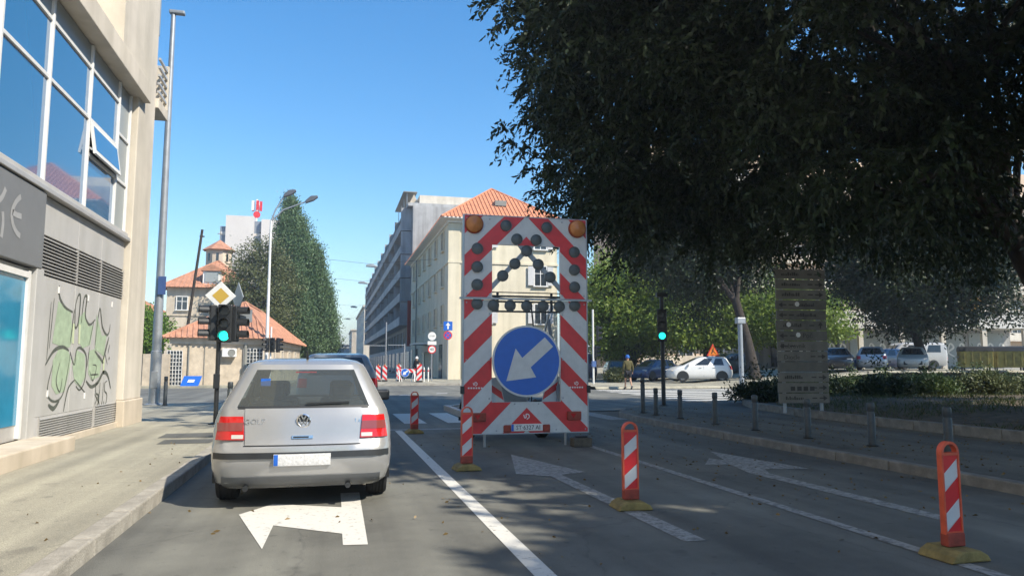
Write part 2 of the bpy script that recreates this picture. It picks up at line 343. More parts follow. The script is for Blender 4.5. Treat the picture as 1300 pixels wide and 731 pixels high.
for i, (x, y) in enumerate(((1.0, 30), (2.8, 31.5), (4.6, 33), (6.4, 34.6))): mark('guide_dash', [(x, y), (x+.5, y), (x+.75, y+1.2), (x+.25, y+1.2)], M_worn)

# ------------------------------------------------------------ building on the left (facade plane x=-4.05)
FX = -4.05
lb = thing('office_building', 'cream office building with sky blue windows and a graffiti covered grey panel wall', 'building', (FX, 0, 0))
def lbx(name, m, *a, **k): return MB().box(*a).build(name, m, lb, **k)
lbx('wall', M_cream, -14, -.35, -16, 17.0, 0, 26)
lbx('corner_pillar', M_cream, -.6, .12, 15.86, 17.2, .62, 26, bevel=.02); lbx('pillar_base', M_stone2, -.62, .16, 15.8, 17.25, .1, .62, bevel=.02)
lbx('floor_slab', M_cream, -.5, .26, -16, 16.2, 6.74, 7.14, bevel=.015)
lbx('upper_pillar', M_cream, -.4, .16, 14.4, 15.85, 7.12, 26)
lbx('floor_slab', M_cream, -.5, .24, -16, 17.2, 10.4, 10.8, bevel=.015)
for y0 in (4.5, 7.6, 10.7):
    w_ = lbx('window', M_blueglass, -.36, -.20, y0, y0+2.6, 7.9, 10.2); MB().box(-.22, -.15, y0-.08, y0, 7.8, 10.3).box(-.22, -.15, y0+2.6, y0+2.68, 7.8, 10.3).build('frame', M_wht, w_)
# balcony round the corner
bal = MB().box(-2.6, .18, 17.2, 18.15, 7.0, 7.22).build('balcony_slab', M_cream, lb, bevel=.01)
MB().box(-2.6, .18, 18.05, 18.15, 7.22, 8.3).build('balcony_parapet', M_cream, bal, bevel=.01)
for k in range(5): MB().bar((.14, 17.28, 7.4+k*.19), (.14, 18.05, 7.4+k*.19), .05, .05).build('balcony_rail', M_alu, bal)
for k in range(4): MB().box(-.3, .0, 17.2, 17.8, 8.9+k*1.1, 9.8+k*1.1).build('balcony_screen', M_frost, lb)
# ground floor
lbx('plinth', M_stone2, -.4, .05, 11.75, 15.86, .1, .22, bevel=.01)
panY = [11.62, 13.15, 14.40, 15.84]
for i in range(3): lbx('wall_panel', M_wallgrey, -.36, .0, panY[i]+.006, panY[i+1]-.006, .575, 2.60, bevel=.006)
for i in range(3): lbx('wall_panel', M_wallgrey, -.36, .0, panY[i]+.004, panY[i+1]-.004, 3.185, 3.74, bevel=.004)
for i in range(3): lbx('wall_panel', M_wallgrey, -.36, -.002, panY[i]+.004, panY[i+1]-.004, .222, .572, bevel=.004)
def louvre(y0, y1, z0, z1, n, off):
    fr = MB().box(-.3, off+.012, y0-.03, y0, z0, z1).box(-.3, off+.012, y1, y1+.03, z0, z1).build('louvre_frame', M_slat, lb)
    MB().box(-.3, off-.03, y0, y1, z0, z1).build('louvre_back', M_signgrey, lb)
    base = None
    for k in range(n):
        z = z0+(k+.5)*(z1-z0)/n; h = (z1-z0)/n
        if base is None: o = MB().add([(0, y0, h*.42), (.045, y0, -h*.30), (.045, y0, -h*.42), (0, y0, h*.28), (0, y1, h*.42), (.045, y1, -h*.30), (.045, y1, -h*.42), (0, y1, h*.28)], [(0, 1, 5, 4), (1, 2, 6, 5), (2, 3, 7, 6), (3, 0, 4, 7), (0, 3, 2, 1), (4, 5, 6, 7)]).build('louvre_slat', M_slat, lb); base = o.data
        else: o = link('louvre_slat', base, lb)
        o.location = (off-.028, 0, z)
for i in range(3): louvre(panY[i]+.03, panY[i+1]-.03, 2.62, 3.17, 11, .0)
louvre(11.95, 14.35, .235, .56, 9, .004); louvre(14.5, 15.8, .235, .62, 9, .004)
# ledge under windows, fascia, shop door
lbx('window_ledge', M_alu, -.4, .10, -16, 15.86, 3.76, 3.83, bevel=.008); lbx('window_ledge', M_wallgrey, -.4, .05, -16, 15.86, 3.83, 3.92, bevel=.008)
lbx('fascia_sign', M_signgrey, -.36, .07, 4, 11.5, 2.66, 3.74, bevel=.01)
M_fl = mat('fascia_letter', (.36, .36, .36), .6, var=.1)
for pts in ([(10.62, 3.50), (10.48, 3.40), (10.38, 3.24), (10.44, 3.10), (10.56, 3.02), (10.68, 2.99)], [(10.40, 3.25), (10.54, 3.24), (10.68, 3.25)], [(10.16, 3.50), (10.08, 3.38), (9.98, 3.30)], [(10.12, 3.20), (10.15, 3.05), (10.13, 2.88)]):
    lt = MB(); ribbon(lt, pts, .075, lambda a, b: (.0735, a, b), False); lt.build('lettering', M_fl, lb)
lbx('door_pilaster', M_wallgrey, -.36, .06, 11.36, 11.62, .1, 2.66, bevel=.01)
lbx('step', M_stone2, .0, .55, 4, 11.75, .1, .32, bevel=.02)
sd = lbx('shop_door', M_alu, -.36, -.03, 9.9, 11.36, .32, 2.64); MB().box(-.03, -.018, 10.05, 11.2, .52, 2.5).build('door_glass', M_cyan, sd)
MB().box(-.03, .02, 9.98, 10.05, .34, 2.6).box(-.03, .02, 11.2, 11.28, .34, 2.6).box(-.03, .02, 10.05, 11.2, 2.5, 2.58).build('door_frame', M_wht, sd)
# first floor glazing
mul = [8.1, 9.9, 11.52, 13.32, 14.98, 15.76]
for i in range(5):
    y0, y1 = mul[i]+.03, mul[i+1]-.03
    rows = [(3.95, 5.42), (5.50, 6.30), (6.36, 6.72)] if i < 3 else [(3.95, 4.82), (4.90, 5.42), (5.50, 6.30), (6.36, 6.72)] if i == 3 else [(3.95, 4.82), (4.90, 5.70), (5.78, 6.72)]
    for r, (z0, z1) in enumerate(rows):
        if i == 3 and r == 1: continue
        lbx('window_pane', M_frost if i == 4 or z0 > 6.3 else M_blueglass, -.35, -.03, y0, y1, z0, z1)
for y in mul: lbx('mullion', M_wht, -.34, .015, y-.032, y+.032, 3.92, 6.72, bevel=.008)
for i in range(5):
    for z in ([5.46, 6.33] if i < 3 else [4.86, 5.46, 6.33] if i == 3 else [4.86, 5.74]): lbx('transom', M_wht, -.34, .0, mul[i]+.034, mul[i+1]-.034, z-.035, z+.025, bevel=.006)
lbx('window_room', M_dark, -.36, -.30, 13.36, 14.94, 4.88, 5.44)
sash = MB(); hz, a_ = 5.42, R(9)
def sp(y, d, o=0): return (-.02+math.sin(a_)*d+o*math.cos(a_), y, hz-math.cos(a_)*d+o*math.sin(a_))
sash.add([sp(y, d, o) for o in (0, .04) for y, d in ((13.38, 0), (14.92, 0), (14.92, .56), (13.38, .56))], [(3, 2, 1, 0), (4, 5, 6, 7), (0, 1, 5, 4), (1, 2, 6, 5), (2, 3, 7, 6), (3, 0, 4, 7)])
so_ = sash.build('open_window_sash', M_wht, lb)
MB().add([sp(y, d, .042) for y, d in ((13.45, .07), (14.85, .07), (14.85, .49), (13.45, .49))], [(0, 1, 2, 3)]).build('sash_pane', M_blueglass, so_)
for y_ in (14.925, 13.375): MB().bar((-.02, y_, 4.98), sp(y_, .5), .012, .03).build('sash_stay', M_alu, so_)
# graffiti: flat strokes of paint on the panels, coordinates (y, z)
gP = lambda a, b: (.0035, a, b)
gP2 = lambda a, b: (.0055, a, b)
M_gf = mat('green_spray_paint', (.37, .46, .32), .7, var=.15, scale=6); M_go = mat('dark_spray_paint', (.10, .11, .09), .6, var=.3, scale=9); M_gy = mat('pale_spray_paint', (.56, .62, .40), .7, var=.1)
def GZ(u, v):      # local helper turning the graffiti sketch grid (0..100) to wall metres
    return (12.05+u*.0365, .70+v*.0172)
fill = MB()
for poly in ([(10, 92), (26, 84), (30, 60), (27, 52), (14, 53), (6, 55)], [(36, 80), (44, 88), (50, 74), (58, 76), (55, 56), (44, 52), (38, 58)], [(62, 88), (72, 66), (80, 68), (77, 45), (62, 52)], [(8, 40), (14, 50), (24, 52), (30, 40), (24, 12), (14, 10), (8, 18)], [(36, 50), (48, 46), (50, 24), (44, 14), (36, 20), (32, 34)], [(54, 50), (62, 52), (74, 42), (72, 24), (60, 20), (54, 28)]):
    fill.add([gP(*GZ(*p)) for p in poly], [tuple(range(len(poly)))])
gf = fill.build('graffiti_fill', M_gf, lb)
st = MB()
for pts, w in (([(10, 106), (11, 96), (18, 88), (28, 85)], .05), ([(30, 88), (27, 55)], .035), ([(31, 92), (34, 102), (37, 100), (36, 76), (32, 72), (31, 92)], .045), ([(40, 76), (42, 100), (46, 102), (45, 84), (52, 76), (60, 82)], .05),
               ([(58, 80), (53, 56)], .03), ([(62, 56), (66, 94), (72, 76), (80, 68), (84, 72), (85, 80)], .045), ([(84, 66), (76, 40)], .06), ([(62, 50), (72, 42), (77, 38)], .06),
               ([(0, 36), (8, 48), (18, 52), (26, 49)], .06), ([(2, 90), (1, 40)], .02), ([(5, 94), (3, 50)], .02), ([(8, 36), (4, 18), (6, 8), (14, 4), (22, 10), (26, 30), (28, 46)], .035), ([(6, 2), (12, -2), (18, 4)], .07), ([(16, 38), (13, 22), (18, 12), (20, 24)], .03),
               ([(28, 48), (34, 36), (36, 50), (42, 52), (50, 44), (50, 22), (44, 12), (38, 16)], .04), ([(24, -6), (28, 14), (36, 22)], .04), ([(52, 20), (60, 14), (70, 18), (78, 28), (86, 24), (92, 10)], .07), ([(56, 30), (62, 20), (66, 34), (60, 36)], .03), ([(58, 26), (70, 26)], .03), ([(54, 54), (52, 34)], .025), ([(36, 22), (52, 8)], .025), ([(78, 50), (84, 36)], .02), ([(86, 58), (84, 48)], .03), ([(86, 44), (87, 42)], .06),
               ([(66, 6), (74, -4)], .025), ([(74, 8), (66, -6)], .02)):
    ribbon(st, [GZ(*p) for p in pts], w, gP2)
# small tag below
for pts in ([(14.62, .83), (14.50, .80), (14.52, .66), (14.66, .62), (14.68, .48), (14.55, .42), (14.50, .5)], [(14.74, .84), (14.72, .5), (14.82, .42), (14.92, .5), (14.94, .84)], [(15.16, .86), (15.02, .82), (15.04, .68), (15.18, .62), (15.18, .48), (15.06, .42), (15.0, .5)]):
    ribbon(st, [(y, z+.16) for y, z in pts], .03, gP2)
st.build('graffiti_outline', M_go, lb)
for y, z0, z1 in ((13.12, 1.66, 1.98), (13.42, 1.66, 1.98), (14.85, 1.16, 1.46)): MB().add([gP2(y, z0), gP2(y+.09, z0), gP2(y+.07, z1), gP2(y-.02, z1)], [(0, 1, 2, 3)]).build('graffiti_highlight', M_gy, lb)
for y, z in ((12.4, 2.45), (13.8, 2.45), (15.2, 2.45), (12.2, .9), (13.9, .8)): MB().box(0, .015, y-.015, y+.015, z-.05, z+.05).build('panel_clip', M_wht, lb)

# ------------------------------------------------------------ roofs, buildings ahead
def roof_face(mb, poly3, ribs, spacing=.32, r=.06):
    # one planar roof face whose first edge is the eave; half round tile rows run up the slope
    mb.add(poly3, [tuple(range(len(poly3)))])
    P = [Vector(p) for p in poly3]; e = (P[1]-P[0]).normalized(); nrm = e.cross(P[2]-P[0]).normalized(); up = nrm.cross(e).normalized()
    if up.z < 0: up = -up; nrm = -nrm
    if nrm.z < 0: nrm = -nrm
    q = [((p-P[0]).dot(e), (p-P[0]).dot(up)) for p in P]; amin, amax = min(a for a, _ in q), max(a for a, _ in q); a = amin+spacing/2
    while a < amax:
        hits = []
        for i in range(len(q)):
            (x0, y0), (x1, y1) = q[i], q[(i+1) % len(q)]
            if (x0-a)*(x1-a) <= 0 and x0 != x1: hits.append(y0+(y1-y0)*(a-x0)/(x1-x0))
        if len(hits) >= 2 and max(hits)-min(hits) > .15:
            b0, b1 = min(hits)-.06, max(hits); A = P[0]+e*a+up*b0; B = P[0]+e*a+up*b1
            vs = []
            for p in (A, B): vs += [p-e*r*1.2, p-e*r*.6+nrm*r, p+e*r*.6+nrm*r, p+e*r*1.2]
            ribs.add(vs, [(0, 1, 5, 4), (1, 2, 6, 5), (2, 3, 7, 6), (0, 3, 2, 1)])
        a += spacing
def hip_roof(parent, c4, ridge, m, spacing=.32, r=.06):
    A, B, C, D = c4; R1, R2 = ridge; mb = MB(); rb = MB()
    for p in ([A, B, R1], [B, C, R2, R1], [C, D, R2], [D, A, R1, R2]): roof_face(mb, p, rb, spacing, r)
    ro = mb.build('roof', m, parent); t = rb.build('tile_rows', m, ro, smooth=50); t['kind'] = 'stuff'
    hp = MB()
    for a, b in ((A, R1), (B, R1), (C, R2), (D, R2), (R1, R2)): hp.tube([a, b], r*1.6, 6)
    hp.build('ridge_tiles', m, ro); return ro
def window_at(parent, base, loc, rz, key='window'):
    o = base.copy(); COL.objects.link(o); o.parent = parent; o.location = loc; o.rotation_euler = (0, 0, rz)
    for ch in base.children:
        c = ch.copy(); COL.objects.link(c); c.parent = o
    return o
def make_window(parent, w, h, loc, rz, mg=M_win, mf=M_wht, sill=True, shutters=None, cross=True):
    # faces -y locally
    o = MB().box(-w/2, w/2, -.03, .05, 0, h).build('window', mg, parent); o.location = loc; o.rotation_euler = (0, 0, rz)
    f = MB().box(-w/2-.08, -w/2, -.09, .04, -.02, h+.08).box(w/2, w/2+.08, -.09, .04, -.02, h+.08).box(-w/2, w/2, -.09, .04, h, h+.08)
    if cross: f.box(-.03, .03, -.06, -.02, 0, h).box(-w/2, -.031, -.06, -.02, h*.62, h*.62+.05).box(.031, w/2, -.06, -.02, h*.62, h*.62+.05)
    f.build('frame', mf, o)
    if sill: MB().box(-w/2-.15, w/2+.15, -.18, .04, -.12, -.02).build('sill', mf, o)
    if shutters:
        for sg in (-1, 1): MB().box(sg*(w/2+.10) if sg > 0 else -w/2-.10-w*.5, (w/2+.10+w*.5) if sg > 0 else -w/2-.10, -.12, -.05, 0, h).build('shutter', shutters, o)
    return o
# yellow palazzo
yb = thing('townhouse', 'yellow plaster townhouse with orange hipped tile roof behind the arrow trailer', 'building', (9.2, 59, 0))
MB().box(0, 9.3, 0, 29, 0, 13.3).build('wall', M_yellow, yb)
MB().box(-.09, 9.39, -.09, 29.05, 9.6, 9.78).build('string_course', M_yellow, yb); MB().box(-.12, 9.42, -.12, 29.05, 12.95, 13.28).build('cornice', M_wht, yb)
hip_roof(yb, [(-.75, -.75, 13.3), (10.05, -.75, 13.3), (10.05, 29.6, 13.3), (-.75, 29.6, 13.3)], [(4.65, 5.0, 17.2), (4.65, 24, 17.2)], M_tile2, .34, .07)
MB().prism([(-.75, 13.22), (10.05, 13.22), (10.05, 13.31), (-.75, 13.31)], 'y', -.75, 29.6).build('eaves', M_wht, yb)
MB().box(4.2, 5.2, 1.4, 2.6, 14.9, 15.35).build('roof_vent', M_shut, yb)
MB().tube([(1.25, -.12, .1), (1.25, -.12, 12.9)], .07, 8).build('downpipe', M_shut, yb); MB().tube([(-.12, 22.5, .1), (-.12, 22.5, 12.9)], .07, 8).build('downpipe', M_shut, yb)
MB().box(-.05, .9, -.06, .0, .1, 12.9).build('corner_pilaster', M_yellow, yb)
w0 = None
for z in (4.7, 7.9, 11.0):
    for y in (3, 7.3, 11.6, 15.9, 20.2, 25.4):
        if w0 is None: w0 = make_window(yb, 1.0, 1.6, (-.05, y, z), R(-90), mf=M_yellow)
        else: window_at(yb, w0, (-.05, y, z), R(-90))
w1 = None
for z in (4.7, 7.9, 11.0):
    for x in (3.0, 7.8):
        if w1 is None: w1 = make_window(yb, 1.0, 1.6, (x, -.05, z), 0, mf=M_wht, shutters=mat('pale_shutter', (.55, .55, .55), .6))
        elif (x, z) != (3.0, 7.9): window_at(yb, w1, (x, -.05, z), 0)
for y in (4, 10, 16, 22, 27): MB().box(-.06, .05, y-.9, y+.9, .1, 3.0).build('doorway', M_win, yb)
MB().box(-1.5, 0, 10, 15.5, 3.2, 3.35).build('shop_canopy', M_wht, yb); MB().box(-.3, -.2, 10, 15.5, 2.5, 3.1).build('shop_sign', M_frost, yb)
# grey apartment house with balconies
gb = thing('apartment_building', 'long weathered grey apartment building with rows of balconies beyond the yellow townhouse', 'building', (9.4, 89, 0))
MB().box(0, 12, 0.1, 100, 0, 20.8).build('wall', M_greyb, gb); MB().box(-.6, 12, .3, 100.2, 20.8, 21.2).build('roof_slab', M_greyb, gb)
ph = MB().box(1, 12, 2, 12.4, 21.2, 22.6).box(3.5, 12, 12.5, 30, 21.2, 23.4).build('penthouse', M_cream, gb)
MB().prism([(-.4, 21.2), (1.2, 21.2), (.4, 22.9)], 'y', 3, 4.5).build('roof_vent', M_stone2, gb)
for y in (5, 9, 13, 17): MB().tube([(-.3, y, 21.2), (-.3, y, 23.6)], .05, 6).build('pergola_post', M_steel, gb)
MB().box(-.8, 1.0, 4.6, 17.6, 23.5, 23.62).build('pergola_roof', M_shut, gb)
gw = None
for fl in range(6):
    z = 3.6+fl*2.95
    if fl: MB().box(-1.35, 0, 1.5, 99.5, z-.45, z-.28).build('balcony_slab', M_greyb, gb); MB().box(-1.35, -1.25, 1.5, 99.5, z-.28, z+.55).build('balcony_parapet', M_greyb, gb)
    for k in range(20):
        y = 3.5+k*4.9
        if gw is None: gw = make_window(gb, 2.2, 1.9, (-.05, y, z), R(-90), mf=M_shut, sill=False)
        else: window_at(gb, gw, (-.05, y, z), R(-90))
    for k in range(11):
        if fl: MB().box(-1.3, -.02, 1.6+k*9.7, 1.75+k*9.7, z-.28, z+2.4).build('balcony_divider', M_greyb, gb)
for k in range(14): MB().box(-.06, .04, 2+k*7, 6.4+k*7, .1, 2.9).build('shop_window', M_win, gb)
MB().box(-.5, 0, -.02, .5, 3.5, 9).build('red_sign', M_rust, gb)
# buildings far down the street
for i, (x, y, w, d, h, lab, m) in enumerate(((8.6, 205, 14, 60, 17, 'cream apartment block far down the street past the grey balconies', M_cream), (7.5, 285, 14, 40, 14, 'low white building farthest down the street on the balcony side', M_stone2), (-16, 330, 34, 20, 9.5, 'wide low grey building closing the far end of the street', M_greyb))):
    t = thing('far_building', lab, 'building', (x, y, 0)); MB().box(0, w, 0, d, 0, h).build('wall', m, t); MB().box(-.4, w+.4, -.4, d+.4, h, h+.5).build('roof', m, t)
    ww = None
    for fl in range(int(h//3.4)):
        for k in range(5):
            loc, rz = ((-.05, 5+k*d/6, 1.4+fl*3.3), R(-90)) if i < 2 else ((4+k*6, -.05, 1.4+fl*3.3), 0)
            if ww is None: ww = make_window(t, 1.5, 1.6, loc, rz, mf=M_wht)
            else: window_at(t, ww, loc, rz)
# wooded hill
hl_ = MB(); M_hill = mat('hill_wood', (.10, .16, .06), .95, var=.4, scale=.04)
hl_.grid(lambda u, v: (u, 900+v*500, 52*math.exp(-((u+110)/230)**2)*math.sin(math.pi*min(1, .02+v*.5))+2*math.sin(u*.09)+v*2-3), [k*25-700 for k in range(57)], [k/8 for k in range(9)])
struct(hl_.build('hill', M_hill, smooth=60))
# ------------------------------------------------------------ stone annex, church and tower on the left
an = thing('stone_annex', 'low stone annex with terracotta hipped roof and white grille gates', 'building', (0, 0, 0))
A, B, C, D = (-8.9, 45.6), (-3.95, 46.6), (-2.55, 64), (-8.4, 64.6)
MB().prism([A, B, C, D], 'z', .05, 2.85).build('wall', M_stone, an)
e = lambda p, dx, dy, z: (p[0]+dx, p[1]+dy, z)
MB().prism([(A[0]-.1, A[1]-.1), (B[0]+.1, B[1]-.1), (C[0]+.1, C[1]+.1), (D[0]-.1, D[1]+.1)], 'z', 2.5, 2.84).build('cornice', M_cream, an)
hip_roof(an, [e(A, -.45, -.45, 2.85), e(B, .45, -.45, 2.85), e(C, .45, .3, 2.85), e(D, -.45, .3, 2.85)], [(-5.55, 50.6, 5.35), (-5.3, 60, 5.35)], M_tile, .30, .065)
dA = math.atan2(B[1]-A[1], B[0]-A[0])
def on_front(t, off=0): return (A[0]+(B[0]-A[0])*t+math.sin(dA)*off, A[1]+(B[1]-A[1])*t-math.cos(dA)*off)
def grille(t, w, z0, z1, m):
    x, y = on_front(t); o = MB().box(-w/2, w/2, -.04, .02, z0, z1).build('gate', M_win, an); o.location = (x, y, 0); o.rotation_euler = (0, 0, dA)
    b = MB(); nx = int(w/.16); nz = int((z1-z0)/.2)
    for k in range(nx+1): b.box(-w/2+k*w/nx-.015, -w/2+k*w/nx+.015, -.10, -.06, z0, z1)
    for k in range(nz+1): b.box(-w/2, w/2, -.055, -.042, z0+k*(z1-z0)/nz-.015, z0+k*(z1-z0)/nz+.015)
    b.build('grille', m, o)
grille(.035, .8, .12, 2.1, M_wht); grille(.88, 1.1, .12, 2.25, M_wht)
for t, w, m in ((.18, .08, M_shut), (.79, .22, M_shut), (.35, .03, M_shut)):
    x, y = on_front(t, .06); MB().tube([(x, y, .1), (x, y, 2.5)], w/2, 8).build('downpipe', m, an)
x, y = on_front(.61, .22); ac = MB().box(-.4, .4, -.18, .18, 0, .5).build('air_conditioner', M_wht, an, bevel=.03); ac.location = (x, y, 1.75); ac.rotation_euler = (0, 0, dA)
MB().lathe([(.0, -.185), (.19, -.185), (.19, -.2), (.21, -.2), (.21, -.184)], 20, (.12, 0, .25), 'y').build('fan_grille', M_shut, ac)
for k in range(4):
    t = .2+k*.2; x, y = B[0]+(C[0]-B[0])*t, B[1]+(C[1]-B[1])*t
    make_window(an, .7, 1.0, (x+.02, y, 1.2), math.atan2(C[1]-B[1], C[0]-B[0]), mf=M_cream, cross=False)
# lower garden wall with gate left of the annex
gw_ = thing('garden_wall', 'low garden wall with grey metal gate beside the stone annex', 'wall', (-12.2, 45.3, 0))
MB().box(1.9, 3.3, -.15, .15, .1, 1.9).build('wall', M_stone, gw_, bevel=.02); MB().box(-14, -.25, -.15, .15, .1, 1.7).build('wall', M_stone, gw_); MB().box(-.2, 1.85, -.06, .06, .15, 1.75).build('gate', mat('gate_grey', (.33, .36, .42), .5, var=.1), gw_)
ch = thing('monastery', 'pale monastery building with terracotta roof, dormer and small cupola with cross', 'building', (-15.3, 75, 0))
MB().box(0, 7.4, 0, 15, 0, 8.6).build('wall', M_stone2, ch); MB().box(-.1, 7.5, -.1, 15.1, 5.9, 6.0).build('string_course', M_stone2, ch)
hip_roof(ch, [(-.6, -.6, 8.6), (8, -.6, 8.6), (8, 15.6, 8.6), (-.6, 15.6, 8.6)], [(3.7, 5.5, 12.0), (3.7, 9.5, 12.0)], M_tile, .4, .07)
cu = MB().prism(circle(3.6, 6.6, 1.35, 8, math.pi/8), 'z', 10.9, 13.2).build('cupola', M_stone2, ch)
cr_ = MB(); o8 = circle(3.6, 6.6, 1.75, 8, math.pi/8)
cr_.add([(x, y, 13.2) for x, y in o8]+[(3.6, 6.6, 14.4)], [(i, (i+1) % 8, 8) for i in range(8)]+[tuple(range(7, -1, -1))]); cr_.build('cupola_roof', M_tile, cu)
for k in range(8):
    a = math.pi/4*k; MB().box(-.12, .12, -.03, .03, 12.0, 12.8).build('cupola_window', M_win, cu, loc=(3.6+1.26*math.sin(a), 6.6-1.26*math.cos(a), 0)).rotation_euler = (0, 0, a)
MB().box(3.57, 3.63, 6.57, 6.63, 14.3, 15.5).box(3.3, 3.9, 6.58, 6.62, 15.0, 15.08).build('cross', M_shut, cu)
dm = MB().box(3.1, 4.7, .2, 3.0, 9.0, 10.35).build('dormer', M_wht, ch); MB().box(3.3, 4.5, .12, .2, 9.2, 10.2).build('dormer_window', M_frost, dm); MB().prism([(2.9, 10.3), (4.9, 10.3), (4.9, 10.45), (3.9, 10.95), (2.9, 10.45)], 'y', 0, 4).build('dormer_roof', M_tile, dm)
for x in (1.4, 4.6):
    for z in (2.9, 6.5): make_window(ch, .9, 1.2, (x, -.05, z), 0, mf=M_wht)
h2 = thing('small_house', 'small tile roofed house between the office corner and the monastery', 'house', (-27, 82, 0))
MB().box(0, 9.5, 0, 9, 0, 6.4).build('wall', M_stone, h2); hip_roof(h2, [(-.5, -.5, 6.4), (10, -.5, 6.4), (10, 9.5, 6.4), (-.5, 9.5, 6.4)], [(4, 4.5, 9), (5.5, 4.5, 9)], M_tile, .4, .07)
for x in (5, 7.8): make_window(h2, .9, 1.3, (x, -.05, 3.4), 0)
tw = thing('tower_block', 'pale concrete tower block with rooftop antenna behind the monastery', 'building', (-20.6, 150, 0))
M_tow = mat('tower_concrete', (.60, .55, .51), .8, var=.06, scale=.2); M_tows = mat('tower_dark_strip', (.20, .23, .28), .5, var=.15)
MB().box(0, 5.2, 0, 14, 0, 30.3).box(6.6, 10.5, 0, 14, 0, 29.8).build('wall', M_tow, tw); MB().box(-1.1, 0, .8, 14, 0, 28.2).build('side_strip', M_tows, tw); MB().box(5.2, 6.6, 1.0, 14, 0, 29.5).build('stair_strip', M_tows, tw)
for k in range(9): MB().box(5.2, 6.6, .9, 1.0, 2.5+k*3, 3.0+k*3).build('spandrel', M_tow, tw); MB().box(-1.15, 0, .7, .8, 2.5+k*3, 3.1+k*3).build('spandrel', M_tow, tw)
at_ = MB().tube([(5, 6, 30.3), (5, 6, 35)], .22, 8).build('antenna_mast', M_wht, tw)
for k in range(5):
    a = k*1.26; MB().box(-.25, .25, -.12, .12, 32.6, 34.6).build('antenna_panel', M_wht if k % 2 else M_red, at_, loc=(5+math.cos(a)*.85, 6+math.sin(a)*.85, 0))
MB().lathe([(0, 0), (.7, .02), (.7, .2), (0, .25)], 16, (5.2, 4.8, 31.6), 'y').build('antenna_dish', M_red, at_)
# ------------------------------------------------------------ right side buildings
ap = thing('apartment_building', 'tall peach apartment building glimpsed through the big tree crown', 'building', (34, 78, 0))
M_peach = mat('peach_plaster', (.62, .46, .32), .85, var=.12, scale=.3)
MB().box(0, 60, 0, 14, 0, 27).build('wall', M_peach, ap); aw = None
for fl in range(8):
    z = 1.8+fl*3.05; MB().box(-.2, 60.2, -1.3, 0, z-.55, z-.38).build('balcony_slab', M_cream, ap); MB().box(-.2, 60.2, -1.32, -1.22, z-.38, z+.5).build('balcony_parapet', M_cream if fl % 2 else M_stone2, ap)
    for k in range(15):
        if aw is None: aw = make_window(ap, 1.7, 1.7, (2+k*4, -.05, z), 0, sill=False)
        else: window_at(ap, aw, (2+k*4, -.05, z), 0)
shp = thing('shop_pavilion', 'low shop pavilion with white canopy fascia and graffiti on its shop windows', 'building', (38.5, 53.5, .8))
shp.rotation_euler = (0, 0, R(-14)); M_fas = mat('canopy_white', (.62, .59, .54), .7, var=.12, scale=1)
MB().box(-4, 17, 0, 10, 0, 4.6).build('wall', M_greyb, shp); MB().box(-4.5, 17.4, -2.6, .2, 3.35, 4.75).build('canopy', M_fas, shp, bevel=.03)
MB().box(10, 17, .5, 8, 4.6, 6.4).build('upper_storey', mat('ochre_plaster', (.60, .33, .09), .8, var=.1), shp); MB().add([(14.6, .3, 4.8), (16.8, .3, 4.8), (17.2, .3, 6.9), (16.2, .3, 6.9)], [(0, 1, 2, 3)]).build('stair_flank', M_cream, shp)
for k in range(6):
    x = -3+k*3.3; MB().box(x, x+2.9, -.06, .0, .3, 3.1).build('shop_window', M_frost if k > 1 else M_win, shp); MB().box(x+2.92, x+3.28, -2.5, -2.2, 0, 3.35).build('column', M_cream, shp)
    b = MB()
    for j in range(3):
        cxx = x+.5+j*.9; ribbon(b, [(cxx, 1.2), (cxx+.3, 2.2), (cxx+.6, 1.9), (cxx+.15, 1.5), (cxx+.65, 1.15)], .16, lambda a_, b_: (a_, -.066, b_))
    b.build('graffiti_tag', M_wht, shp)
# ------------------------------------------------------------ cars
G_car = glassmat('car_glass', (.78, .86, .84), .62); G_dark = glassmat('dark_car_glass', (.18, .22, .25), .25)
M_int = mat('car_interior', (.035, .037, .04), .9, var=.2); M_chrome = mat('chrome', (.6, .6, .6), .18, .9, var=0); M_lensr = mat('red_lens', (.50, .012, .012), .15, var=.05, coat=.6)
M_lensw = mat('clear_lens', (.55, .52, .48), .12, var=.05, coat=.5); M_rim = mat('alloy_rim', (.30, .31, .32), .35, .7, var=.1); M_lenss = mat('smoked_lens', (.22, .05, .045), .18, var=.05, coat=.6)
def paint(name, c, metal=.0): return mat(name, c, .35, metal, var=.04, scale=2, coat=.7)
class Ring:
    def __init__(s, z, yr, yf, w, r, br, bf): s.p = (z, yr, yf, w, r, br, bf)
def ring_pts(p, nR, nC, side):
    z, yr, yf, w, r, br, bf = p; out = []
    ex = w-r
    for k in range(nR): x = ex*k/nR; out.append((x, yr+br*(x/w)**2, z))
    yc = yr+br*(ex/w)**2+r
    for k in range(nC): a = math.pi/2*k/nC; out.append((ex+r*math.sin(a), yc-r*math.cos(a), z))
    yd = yf-bf*(ex/w)**2-r
    for f in side: out.append((w, yc+(yd-yc)*f, z))
    for k in range(1, nC+1): a = math.pi/2*k/nC; out.append((ex+r*math.cos(a), yd+r*math.sin(a), z))
    for k in range(1, nR+1): x = ex*(1-k/nR); out.append((x, yf-bf*(x/w)**2, z))
    return out
def lerp_ring(rings, z):
    for a, b in zip(rings, rings[1:]):
        if a[0] <= z <= b[0]:
            t = (z-a[0])/(b[0]-a[0]); return tuple(a[i]+(b[i]-a[i])*t for i in range(7))
    return rings[-1]
SIDE = [0, .05, .10, .24, .38, .44, .50, .68, .84, .92, 1]
